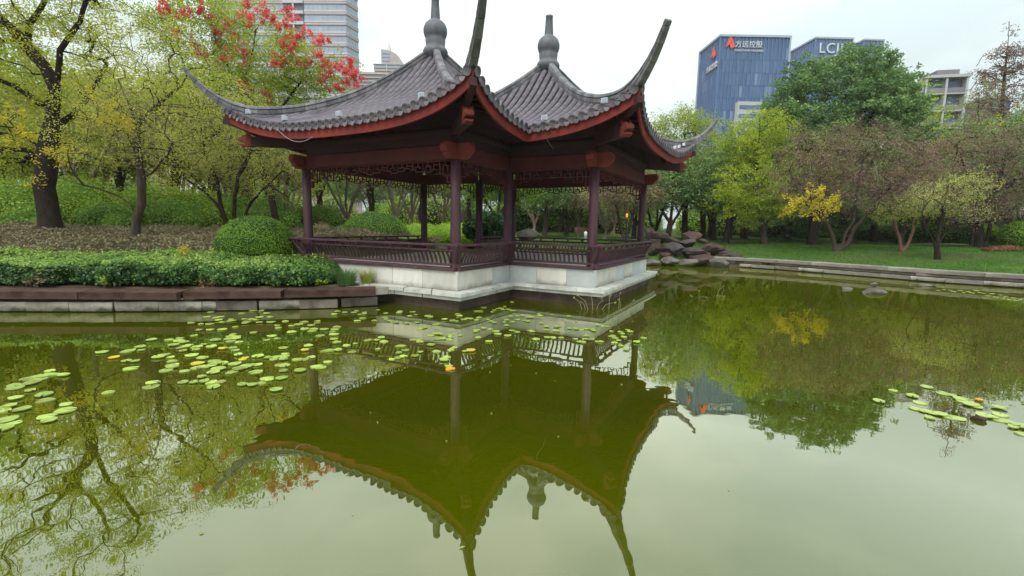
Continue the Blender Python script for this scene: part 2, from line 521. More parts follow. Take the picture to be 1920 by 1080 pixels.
# the land: lawn on the right, leaf litter and soil on the left
M_land = bpy.data.materials.new('lawn_and_soil')
M_land.use_nodes = True
def _land(m):
    n, l = m.node_tree.nodes, m.node_tree.links
    b = n['Principled BSDF']
    b.inputs['Roughness'].default_value = 0.95
    b.inputs['Specular IOR Level'].default_value = 0.1
    tcn = n.new('ShaderNodeTexCoord')
    def noise(s, d=6):
        z = n.new('ShaderNodeTexNoise')
        z.inputs['Scale'].default_value = s
        z.inputs['Detail'].default_value = d
        l.new(tcn.outputs['Object'], z.inputs['Vector'])
        return z
    def ramp(src, p0, c0, p1, c1):
        r = n.new('ShaderNodeValToRGB')
        r.color_ramp.elements[0].position = p0
        r.color_ramp.elements[0].color = c0 + (1,)
        r.color_ramp.elements[1].position = p1
        r.color_ramp.elements[1].color = c1 + (1,)
        l.new(src, r.inputs['Fac'])
        return r
    g = ramp(noise(3.0).outputs['Fac'], 0.35, (0.028, 0.062, 0.010), 0.7, (0.068, 0.125, 0.020))
    d = ramp(noise(2.0).outputs['Fac'], 0.35, (0.050, 0.038, 0.024), 0.7, (0.11, 0.085, 0.05))
    patch = ramp(noise(0.23, 4).outputs['Fac'], 0.50, (0, 0, 0), 0.68, (0.75, 0.75, 0.75))
    sx = n.new('ShaderNodeSeparateXYZ')
    l.new(tcn.outputs['Object'], sx.inputs[0])
    side = n.new('ShaderNodeMapRange')
    side.inputs['From Min'].default_value = -9
    side.inputs['From Max'].default_value = 1.0
    side.inputs['To Min'].default_value = 1.0
    side.inputs['To Max'].default_value = 0.0
    l.new(sx.outputs['X'], side.inputs['Value'])
    mxm = n.new('ShaderNodeMath')
    mxm.operation = 'MAXIMUM'
    l.new(patch.outputs[0], mxm.inputs[0])
    l.new(side.outputs[0], mxm.inputs[1])
    mix = n.new('ShaderNodeMix')
    mix.data_type = 'RGBA'
    l.new(mxm.outputs[0], mix.inputs['Factor'])
    l.new(g.outputs[0], mix.inputs[6])
    l.new(d.outputs[0], mix.inputs[7])
    l.new(mix.outputs[2], b.inputs['Base Color'])
    bp = n.new('ShaderNodeBump')
    bp.inputs['Strength'].default_value = 0.6
    bp.inputs['Distance'].default_value = 0.05
    l.new(noise(14).outputs['Fac'], bp.inputs['Height'])
    l.new(bp.outputs[0], b.inputs['Normal'])
_land(M_land)

def axis_pts(lo, hi, step, far, growth=1.22):
    p = list(np.arange(lo, hi + 1e-6, step))
    s, a = step, hi
    while a < far:
        s *= growth
        a += s
        p.append(a)
    s, a = step, lo
    while a > -far:
        s *= growth
        a -= s
        p.insert(0, a)
    return np.array(p)
gx, gy = axis_pts(-26, 34, 0.26, 1600), axis_pts(-4, 44, 0.26, 1600)
GX, GY = np.meshgrid(gx, gy)
GZ = height(GX, GY)
nx_, ny_ = len(gx), len(gy)
ii = np.arange((ny_ - 1) * nx_).reshape(ny_ - 1, nx_)[:, :-1].ravel()
link('ground', np_mesh('ground', np.stack([GX, GY, GZ], -1).reshape(-1, 3), np.stack([ii, ii + 1, ii + nx_ + 1, ii + nx_], 1), M_land, True), kind='structure')

# the pond: still olive water, mirror-like at these angles
M_water = bpy.data.materials.new('pond_water')
M_water.use_nodes = True
def _water(m):
    n, l = m.node_tree.nodes, m.node_tree.links
    n.remove(n['Principled BSDF'])
    out = n['Material Output']
    tcn = n.new('ShaderNodeTexCoord')
    nz = n.new('ShaderNodeTexNoise')
    nz.inputs['Scale'].default_value = 0.5
    nz.inputs['Detail'].default_value = 5
    l.new(tcn.outputs['Object'], nz.inputs['Vector'])
    rp = n.new('ShaderNodeValToRGB')
    rp.color_ramp.elements[0].position = 0.3
    rp.color_ramp.elements[0].color = (0.042, 0.050, 0.0001, 1)
    rp.color_ramp.elements[1].position = 0.75
    rp.color_ramp.elements[1].color = (0.056, 0.064, 0.0002, 1)
    l.new(nz.outputs['Fac'], rp.inputs['Fac'])
    df = n.new('ShaderNodeBsdfDiffuse')
    l.new(rp.outputs[0], df.inputs['Color'])
    gl = n.new('ShaderNodeBsdfGlossy')
    gl.inputs['Roughness'].default_value = 0.012
    gl.inputs['Color'].default_value = (0.97, 0.97, 0.79, 1)
    rip = n.new('ShaderNodeTexNoise')
    rip.inputs['Scale'].default_value = 2.2
    rip.inputs['Detail'].default_value = 2
    l.new(tcn.outputs['Object'], rip.inputs['Vector'])
    bp = n.new('ShaderNodeBump')
    bp.inputs['Strength'].default_value = 0.09
    bp.inputs['Distance'].default_value = 0.02
    l.new(rip.outputs['Fac'], bp.inputs['Height'])
    l.new(bp.outputs[0], gl.inputs['Normal'])
    fr = n.new('ShaderNodeFresnel')
    fr.inputs['IOR'].default_value = 1.33
    mr = n.new('ShaderNodeMapRange')
    mr.inputs['From Min'].default_value = 0.035
    mr.inputs['From Max'].default_value = 0.115
    mr.inputs['To Min'].default_value = 0.185
    mr.inputs['To Max'].default_value = 0.53
    l.new(fr.outputs[0], mr.inputs['Value'])
    ms = n.new('ShaderNodeMixShader')
    l.new(mr.outputs[0], ms.inputs['Fac'])
    l.new(df.outputs[0], ms.inputs[1])
    l.new(gl.outputs[0], ms.inputs[2])
    l.new(ms.outputs[0], out.inputs['Surface'])
_water(M_water)
cxp, cyp = 0, 9
wpoly = []
for i in range(len(POND)):
    p0, p1, p2 = Vector(POND[i - 1]), Vector(POND[i]), Vector(POND[(i + 1) % len(POND)])
    d = ((p1 - p0).normalized() + (p2 - p1).normalized()).normalized()
    n_ = Vector((d.y, -d.x))
    q = p1 + n_ * 0.3
    q2 = p1 - n_ * 0.3
    sd = pond_sd(np.array([q.x, q2.x]), np.array([q.y, q2.y]))
    wpoly.append(q if sd[0] < sd[1] else q2)
wm = MB()
wm.add([(p.x, p.y, 0) for p in wpoly], [tuple(range(len(wpoly)))])
wo = wm.build('water', M_water, kind='structure')
if wo.data.polygons[0].normal.z < 0:
    wo.data.flip_normals()

# ------------------------------------------------------------------ bank stones
def along(poly, step):
    """points every `step` metres along a polyline, with directions"""
    out, carry = [], 0.0
    for a, b in zip(poly[:-1], poly[1:]):
        a, b = Vector(a), Vector(b)
        L = (b - a).length
        d = (b - a) / L
        s = carry
        while s < L:
            out.append((a + d * s, d))
            s += step
        carry = s - L
    return out

def stone_mesh(length, depth, h, rng, m, name, rough=0.009):
    """a dressed block with worn, uneven edges; x along the bank, y towards the water"""
    nx = 5
    rings = []
    c = 0.018
    for i in range(nx + 1):
        x = -length / 2 + length * i / nx
        e = 0.005 if i in (0, nx) else 0.0
        sec = [(-depth + 0, 0), (-c, 0), (0, c), (0, h - c), (-c, h), (-depth, h)]
        rings.append([(x, y + rng.uniform(-rough, rough) - e * (y > -0.1), z + rng.uniform(-rough, rough) * 0.6 * (z > h * 0.5)) for y, z in sec])
    mb = MB().loft(rings)
    return mb.mesh(name, m)

def bank_course(root, poly, length, depth, h, z, setback, mats, name, rng, nvar=5):
    meshes = [stone_mesh(length - 0.006, depth, h, rng, mats[k % len(mats)], name) for k in range(nvar)]
    pts = along(poly, length)
    for k, (p, d) in enumerate(pts):
        mid = p + d * length / 2
        nrm = Vector((d.y, -d.x))
        sd = pond_sd(np.array([mid.x + nrm.x * .2]), np.array([mid.y + nrm.y * .2]))[0]
        base = mid + nrm * (-setback if sd > 0 else setback)
        ang = math.atan2(d.y, d.x)
        o = link(name, meshes[rng.integers(nvar)], root, loc=(base.x + nrm.x * rng.uniform(-.004, .004), base.y + nrm.y * rng.uniform(-.004, .004), z), rot=(0, 0, ang + rng.uniform(-.002, .002)))
    return root

rng0 = np.random.default_rng(4)
left_poly = [(-24.0, 9.31), (-17, 9.36), (-10.84, 9.69), (-8.72, 9.86), (-7.15, 10.08), (-5.6, 10.36), (-4.45, 10.68), (-3.95, 10.92)]
lb = thing('stone_bank', 'low left bank edging of maroon kerb stones over pale weathered stones', 'bank edging')
bank_course(lb, left_poly, 1.9, 0.55, 0.150, 0.285, 0.0, [M_kerb], 'kerb_stone', rng0)
bank_course(lb, left_poly[:5], 0.83, 0.5, 0.19, 0.02, 0.05, [M_kerb_lo], 'footing_stone', rng0, 8)
bank_course(lb, left_poly[4:], 0.8, 0.5, 0.19, 0.02, 0.05, [M_kerb_lo, M_pier, M_kerb_rd], 'footing_stone', rng0, 8)
bank_course(lb, [(-3.93, 10.93), (-3.2, 11.42)], 0.86, 0.5, 0.17, 0.255, 0.0, [M_ledge], 'end_stone', rng0)
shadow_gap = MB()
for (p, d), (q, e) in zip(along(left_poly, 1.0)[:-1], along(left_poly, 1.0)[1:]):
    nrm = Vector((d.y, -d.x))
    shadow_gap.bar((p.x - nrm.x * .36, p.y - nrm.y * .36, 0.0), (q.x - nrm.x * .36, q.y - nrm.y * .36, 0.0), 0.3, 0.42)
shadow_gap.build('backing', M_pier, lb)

right_poly = [(39.95, -1.0), (35.95, 7.96), (25.97, 12.46), (21.47, 14.75), (18.52, 16.77), (16.63, 18.24), (15.66, 19.56), (14.47, 21.1), (13.26, 22.56), (11.92, 23.79), (11.0, 24.1)]
rb = thing('stone_bank', 'long right bank edging of grey brown stone courses below the lawn', 'bank edging')
bank_course(rb, right_poly, 1.45, 0.75, 0.15, 0.335, 0.0, [M_kerb_r], 'kerb_stone', rng0)
bank_course(rb, right_poly, 1.2, 0.5, 0.11, 0.215, 0.10, [M_kerb_rd], 'course_stone', rng0, 6)
bank_course(rb, right_poly, 1.05, 0.5, 0.16, 0.03, 0.03, [M_kerb_lo, M_kerb_r, M_kerb_rd], 'footing_stone', rng0, 8)
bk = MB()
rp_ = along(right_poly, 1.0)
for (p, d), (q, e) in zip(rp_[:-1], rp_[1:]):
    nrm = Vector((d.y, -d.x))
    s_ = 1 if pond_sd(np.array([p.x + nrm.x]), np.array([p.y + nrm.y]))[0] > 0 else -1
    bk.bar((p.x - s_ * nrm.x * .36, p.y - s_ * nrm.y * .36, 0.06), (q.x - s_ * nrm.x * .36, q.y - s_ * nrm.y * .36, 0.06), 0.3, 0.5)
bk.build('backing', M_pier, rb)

# ------------------------------------------------------------------ the twin pavilion
# local frame: x along the edge front corner -> right corner, y along front corner -> left corner, origin at the left roof's centre
PAV_ROT = math.atan2(0.87806506, 0.47854127)
PAV = thing('pavilion', 'twin-roofed dark red pavilion with grey tiles and upturned eaves over the pond', 'pavilion', (-2.30789, 14.10099, 0), PAV_ROT)
PAV_W = Matrix.Translation((-2.30789, 14.10099, 0)) @ Matrix.Rotation(PAV_ROT, 4, 'Z')
DX = 2.42073
CENT = [(0.0, 0.0), (DX, -DX)]
def dist_cam(x, y, z):
    return (PAV_W @ Vector((x, y, z)) - Vector((0, 0, CAMZ))).length
# outline of the column lines, corner by corner
OUT = [(-2.5, 2.5), (-2.5, -2.5), (-2.5 + DX, -2.5), (-2.5 + DX, -2.5 - DX), (2.5 + DX, -2.5 - DX), (2.5 + DX, 2.5 - DX), (2.5, 2.5 - DX), (2.5, 2.5)]
def outline(off):
    """the outline pushed outwards by off (mitred)"""
    res, n = [], len(OUT)
    for i in range(n):
        p0, p1, p2 = Vector(OUT[i - 1]), Vector(OUT[i]), Vector(OUT[(i + 1) % n])
        d1, d2 = (p1 - p0).normalized(), (p2 - p1).normalized()
        n1, n2 = Vector((d1.y, -d1.x)), Vector((d2.y, -d2.x))
        # outward is to the right of travel for this ordering if it points away from the middle
        res.append((p1, n1, n2))
    sgn = -1 if (Vector(OUT[0]) + res[1][1] * 0.1 - Vector((DX / 2, -DX / 2))).length < (Vector(OUT[0]) - res[1][1] * 0.1 - Vector((DX / 2, -DX / 2))).length else 1
    return [tuple(p + (a + b) * off * sgn) for p, a, b in res], sgn
O0, SG = outline(0.0)

zFLOOR, zWT, zWB, zLB = 0.90, 0.872, 0.43, 0.262
W_OFF, L_OFF = 0.19, 0.52
# core walls, floor, dark foot below the ledge
MB().prism(outline(W_OFF - 0.05)[0], zWB - 0.1, zWT - 0.01).build('base_core', M_pier, PAV)
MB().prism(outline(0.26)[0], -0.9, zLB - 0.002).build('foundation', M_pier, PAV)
MB().prism(outline(0.02)[0], zWT - 0.008, zFLOOR).build('floor', M_floor, PAV)

def edge(i, off):
    o = outline(off)[0]
    return Vector(o[i]), Vector(o[(i + 1) % 8])
rngP = np.random.default_rng(11)
wallp = link('base_wall', None, PAV)
ledgep = link('ledge', None, PAV)
plinth_counts = [6, 3, 3, 6, 6, 3, 3, 6]
palette = {0: [0, 0, 0, 1, 0, 0], 1: [0, 0, 1], 2: [1, 0, 1], 3: [0, 0, 1, 0, 1, 1]}
palette[0] = [1, 0, 0, 0, 0, 0]
for i in range(8):
    a, b = edge(i, W_OFF)
    d = (b - a).normalized()
    L = (b - a).length
    nrm = Vector((d.y, -d.x)) * SG
    k = plinth_counts[i]
    cuts = [0] + sorted(((j + rngP.uniform(-.16, .16)) / k) for j in range(1, k)) + [1]
    for j in range(k):
        p = a + d * (L * cuts[j] + 0.004)
        q = a + d * (L * cuts[j + 1] - 0.004)
        pr = rngP.uniform(0, 0.006)
        m = M_slab_b if palette.get(i, [0, 1, 0, 0, 1, 0])[j] else M_slab
        mb = MB().bar((p.x - nrm.x * (0.03 - pr), p.y - nrm.y * (0.03 - pr), (zWT + zWB) / 2), (q.x - nrm.x * (0.03 - pr), q.y - nrm.y * (0.03 - pr), (zWT + zWB) / 2), 0.06, zWT - zWB - 0.004, ch=0.004)
        mb.build('wall_slab', m, wallp)
    # ledge: a thin tread over a band of slabs
    for lev, (off, z0, z1, cnt, mm) in enumerate([(L_OFF, zWB - 0.075, zWB, k + 1, [M_ledge, M_ledge]), (L_OFF - 0.045, zLB, zWB - 0.078, k, [M_slab_b, M_ledge])]):
        a2, b2 = edge(i, off)
        a3, b3 = edge(i, W_OFF - 0.06)
        cuts = [0] + sorted(((j + rngP.uniform(-.2, .2)) / cnt) for j in range(1, cnt)) + [1]
        for j in range(cnt):
            t0, t1 = cuts[j], cuts[j + 1]
            e = 0.0022
            w0, w1 = rngP.uniform(-.006, .006), rngP.uniform(-.006, .006)
            o0 = a2 + (b2 - a2) * (t0 + e * (j > 0)); o1 = a2 + (b2 - a2) * (t1 - e * (j < cnt - 1))
            i0 = a3 + (b3 - a3) * (t0 + e * (j > 0)); i1 = a3 + (b3 - a3) * (t1 - e * (j < cnt - 1))
            dz = rngP.uniform(-.006, .004) if lev == 0 else 0
            quad = [(o0.x, o0.y), (o1.x, o1.y), (i1.x, i1.y), (i0.x, i0.y)]
            MB().prism(quad, z0 + dz, z1 + dz).build('ledge_slab', mm[int(rngP.integers(2))], ledgep)

# columns with stone-coloured drums at the foot
for i, (x, y) in enumerate(OUT):
    c = MB().lathe([(0.122, zFLOOR), (0.122, zFLOOR + .4), (0.115, 2.2), (0.110, 3.42)], x, y, 20).build('column', M_col, PAV, True)

# beams, purlins, lattice and bracket ends
zBB, zBT = 3.36, 3.69
def bracket_end(p, d, w=0.17):
    """beam end past the column, cut to a scalloped profile"""
    prof = [(0, zBB), (.20, zBB), (.27, zBB + .05), (.30, zBB + .11), (.36, zBB + .14), (.385, zBB + .22), (.37, zBT - .05), (.33, zBT), (0, zBT)]
    n_ = Vector((-d.y, d.x))
    ring = lambda s: [(p.x + d.x * r + n_.x * s, p.y + d.y * r + n_.y * s, z) for r, z in prof]
    return MB().loft([ring(-w / 2), ring(w / 2)])
ENTRY = 6
for i in range(8):
    a, b = Vector(OUT[i]), Vector(OUT[(i + 1) % 8])
    d = (b - a).normalized()
    L = (b - a).length
    nrm = Vector((d.y, -d.x)) * SG
    A, B = a + d * 0.1, b - d * 0.1
    bo = MB().bar((A.x, A.y, (zBB + zBT) / 2), (B.x, B.y, (zBB + zBT) / 2), 0.16, zBT - zBB, ch=0.015).build('beam', M_beam, PAV)
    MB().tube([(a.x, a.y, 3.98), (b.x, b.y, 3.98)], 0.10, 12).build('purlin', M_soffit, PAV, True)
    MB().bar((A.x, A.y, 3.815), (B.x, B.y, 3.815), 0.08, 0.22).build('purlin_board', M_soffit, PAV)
    # hanging fretwork under the beam
    lat = MB()
    t_ = 0.024
    def P(s, z):
        q = a + d * s
        return (q.x, q.y, z)
    def seg(s0, z0, s1, z1):
        lat.bar(P(s0, z0), P(s1, z1), 0.030, t_, up=(nrm.x, nrm.y, 0)) if abs(s0 - s1) < 1e-6 else lat.bar(P(s0, z0), P(s1, z1), 0.030, t_)
    s0, s1 = 0.13, L - 0.13
    zt = zBB - 0.014
    seg(s0, zt, s1, zt)
    n_u = max(4, int(round((s1 - s0) / 0.40)))
    u = (s1 - s0) / n_u
    for k in range(n_u):
        x = s0 + k * u
        edge_k = min(k, n_u - 1 - k)
        dr = {0: 0.34, 1: 0.25}.get(edge_k, 0.20 if k % 2 == 0 else 0.235)
        zb = zBB - dr
        zm = zBB - 0.115
        flip = k % 2
        X = (lambda f: x + f * u) if not flip else (lambda f: x + (1 - f) * u)
        seg(X(0.0), zt, X(0.0), zb)
        seg(X(0.0), zb, X(0.55), zb)
        seg(X(0.55), zb, X(0.55), zm)
        seg(X(0.55), zm, X(0.22), zm)
        seg(X(0.22), zm, X(0.22), zb + 0.06)
        seg(X(0.78), zt, X(0.78), zb + 0.05)
        seg(X(0.55), zb + 0.055, X(1.0), zb + 0.055)
        seg(X(0.38), zt, X(0.38), zm)
        seg(X(0.78), zm + 0.03, X(1.0), zm + 0.03)
    for sx in (s0, s1):
        seg(sx, zt, sx, zBB - 0.50)
        sg = 1 if sx == s0 else -1
        seg(sx, zBB - 0.49, sx + sg * 0.10, zBB - 0.49)
        seg(sx + sg * 0.10, zBB - 0.49, sx + sg * 0.10, zBB - 0.33)
    lat.build('lattice_panel', M_beam, PAV)
    # bracket ends at outer corners (both beams run past the column)
    if i in (0, 3, 4, 7) or True:
        for p, dd in ((b, d), (a, -d)):
            inner = (p - Vector(OUT[2])).length < 0.01 or (p - Vector(OUT[6])).length < 0.01
            if not inner:
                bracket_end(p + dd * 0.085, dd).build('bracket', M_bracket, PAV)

# leaning-back rail: sill, posts, two rails, slanted balusters
zR0, zR1, zR2 = 1.035, 1.345, 1.465
oR0, oR1, oR2 = 0.12, 0.27, 0.34
for i in range(8):
    if i == ENTRY:
        continue
    rail = link('railing', None, PAV)
    a, b = edge(i, 0.14)
    d = (b - a).normalized()
    MB().bar((a.x, a.y, 0.912), (b.x, b.y, 0.912), 0.22, 0.074, ch=0.008).build('sill', M_rail, rail)
    for off, z, w, h, nm in ((0.13, 1.015, 0.06, 0.055, 'lower_rail'), (oR1, zR1, 0.05, 0.05, 'middle_rail'), (oR2, zR2, 0.075, 0.055, 'top_rail')):
        a, b = edge(i, off)
        MB().bar((a.x, a.y, z), (b.x, b.y, z), w, h, ch=0.01).build(nm, M_rail, rail)
    a0, b0 = edge(i, 0.13)
    a1, b1 = edge(i, oR1)
    L = (b0 - a0).length
    nb = int(round((Vector(OUT[(i + 1) % 8]) - Vector(OUT[i])).length / 0.128))
    nrm = Vector((d.y, -d.x)) * SG
    c_mb = MB()
    prof = [(0.13, 1.03), (0.148, 1.12), (0.185, 1.21), (0.235, 1.29), (oR1, 1.335)]
    ring_b = [(o - 0.13, z) for o, z in prof]
    rings = [[(-.021, r - .016, z - 1.03), (.021, r - .016, z - 1.03), (.021, r + .016, z - 1.03), (-.021, r + .016, z - 1.03)] for r, z in ring_b]
    bal = MB().loft(rings).mesh('baluster', M_rail)
    ang = math.atan2(nrm.y, nrm.x) - math.pi / 2
    aa, bb = Vector(OUT[i]), Vector(OUT[(i + 1) % 8])
    for k in range(nb + 1):
        t = (k + 0.5) / (nb + 1)
        p = aa + (bb - aa) * t + nrm * 0.13
        link('baluster', bal, rail, loc=(p.x, p.y, 1.03), rot=(0, 0, ang))
    # little blocks between the upper rails
    nk = max(3, int(round(L / 0.52)))
    blk = MB().bar((0, 0, 0), (0.02, 0, 0.10), 0.05, 0.05).mesh('rail_block', M_rail)
    mb = MB()
    a1, b1 = edge(i, (oR1 + oR2) / 2)
    for k in range(nk):
        t = (k + 0.5) / nk
        p = a1 + (b1 - a1) * t
        MB().bar((p.x - nrm.x * .03, p.y - nrm.y * .03, zR1 + .02), (p.x + nrm.x * .03, p.y + nrm.y * .03, zR2 - .02), 0.045, 0.06).build('rail_block', M_rail, rail)
    for e, (q, dd) in enumerate(((0, 1), (1, -1))):
        p0 = (edge(i, 0.13)[e]); p1 = edge(i, oR1)[e]; p2 = edge(i, oR2)[e]
        s = d * dd * 0.055
        MB().tube([(p0.x + s.x, p0.y + s.y, .93), (p0.x + s.x, p0.y + s.y, 1.05), ((p0.x + p1.x) / 2 + s.x, (p0.y + p1.y) / 2 + s.y, 1.2), (p1.x + s.x, p1.y + s.y, zR1), (p2.x + s.x, p2.y + s.y, zR2 + .04)], [.062, .062, .062, .058, .05], 8).build('rail_post', M_rail, rail)

# --- roof surface
RIDGE = np.array([(0.0, 7.02), (0.3, 6.80), (0.65, 6.53), (1.0, 6.27), (1.5, 5.95), (2.0, 5.66), (2.5, 5.42), (3.0, 5.23), (3.6, 5.05), (4.2, 4.94), (4.6, 4.90), (4.9, 4.905), (5.25, 4.98), (5.6, 5.12), (5.9, 5.33), (6.1, 5.54), (6.3, 5.79)])
MID = np.array([(0, 6.72), (.3, 6.43), (.6, 6.09), (1, 5.67), (1.5, 5.23), (2, 4.90), (2.5, 4.62), (3, 4.38), (3.65, 4.13), (4.0, 4.02)])
def smooth_tab(tab):
    xs = np.linspace(tab[0, 0], tab[-1, 0], 400)
    ys = np.interp(xs, tab[:, 0], tab[:, 1])
    k = np.hanning(31); k /= k.sum()
    yp = np.concatenate([2 * ys[0] - ys[15:0:-1], ys, 2 * ys[-1] - ys[-2:-17:-1]])
    return xs, np.convolve(yp, k, 'valid')
_rx, _ry = smooth_tab(RIDGE)
_mx, _my = smooth_tab(MID)
ridge_top = lambda r: float(np.interp(r, _rx, _ry))
mid_z = lambda d: float(np.interp(d, _mx, _my))
hip_z = lambda r: ridge_top(min(r, 5.5)) - 0.30
TC = 3.89
def eave(t):
    return 3.65 + 0.24 * min(1, abs(t) / TC) ** 4
def zs(t, d):
    if d < 1e-4:
        return mid_z(0)
    m = mid_z(d)
    return m + (hip_z(math.sqrt(2) * d) - m) * min(1.0, abs(t) / d) ** 3
FACES = [(Vector((-1, 0)), Vector((0, 1))), (Vector((0, -1)), Vector((1, 0))), (Vector((1, 0)), Vector((0, 1))), (Vector((0, 1)), Vector((1, 0)))]
def keep(c, x, y, m=0.0):
    s = x - y
    return s <= 2.42073 + m if c == 0 else s >= 2.42073 - m
def clip_mesh(mb, name, m, c, smooth=True):
    me = mb.mesh(name, m, smooth)
    bm = bmesh.new()
    bm.from_mesh(me)
    bmesh.ops.remove_doubles(bm, verts=bm.verts, dist=1e-4)
    nn = Vector((1, -1, 0)).normalized()
    bmesh.ops.bisect_plane(bm, geom=bm.verts[:] + bm.edges[:] + bm.faces[:], plane_co=Vector((DX / 2, -DX / 2, 0)), plane_no=nn, clear_outer=(c == 0), clear_inner=(c == 1))
    bm.to_mesh(me)
    bm.free()
    if smooth:
        me.polygons.foreach_set('use_smooth', [True] * len(me.polygons))
    return me
def surf(c, f, dz, dmax_off=0.0, dmin=0.0, nt=66, nd=16):
    n_, t_ = FACES[f]
    cx, cy = CENT[c]
    mb = MB()
    g = []
    for i in range(nt + 1):
        t = -TC + 2 * TC * i / nt
        row = []
        de = max(eave(t) - dmax_off, 0)
        for j in range(nd + 1):
            lo = max(abs(t), dmin)
            d = min(lo, de) + (de - min(lo, de)) * j / nd
            tt = t if abs(t) <= d else math.copysign(d, t)
            row.append((cx + n_.x * d + t_.x * tt, cy + n_.y * d + t_.y * tt, zs(tt, d) + dz))
        g.append(row)
    vs = [p for r in g for p in r]
    fs = [(i * (nd + 1) + j, (i + 1) * (nd + 1) + j, (i + 1) * (nd + 1) + j + 1, i * (nd + 1) + j + 1) for i in range(nt) for j in range(nd)]
    mb.add(vs, fs)
    return mb

# one half-round tile, unit length along +x, laid on the slope
def tile_mesh():
    mb = MB()
    n = 7
    rings = []
    for x, r in ((0, .092), (1, .087)):
        rings.append([(x, r * math.cos(math.pi * k / (n - 1)), r * math.sin(math.pi * k / (n - 1)) * 1.0) for k in range(n)] )
    mb.loft(rings, False)
    return mb.mesh('roof_tile', M_tile, True)
TILE = tile_mesh()
def disc_mesh():
    mb = MB()
    n = 14
    prof = [(0.0, .06), (0.012, .092), (0.03, .096), (0.045, .09)]
    rings = []
    for x, r in ((-.10, .088), (0.0, .096), (.018, .096)):
        rings.append([(x, r * math.cos(2 * math.pi * k / n), r * math.sin(2 * math.pi * k / n)) for k in range(n)])
    rings.append([(.018, .07 * math.cos(2 * math.pi * k / n), .07 * math.sin(2 * math.pi * k / n)) for k in range(n)])
    rings.append([(.008, .062 * math.cos(2 * math.pi * k / n), .062 * math.sin(2 * math.pi * k / n)) for k in range(n)])
    mb.loft(rings, True)
    return mb.mesh('eave_tile', M_tile)
DISC = disc_mesh()
tv = np.zeros(len(TILE.vertices) * 3)
TILE.vertices.foreach_get('co', tv)
tv = tv.reshape(-1, 3)
tfaces = [tuple(p.vertices) for p in TILE.polygons]

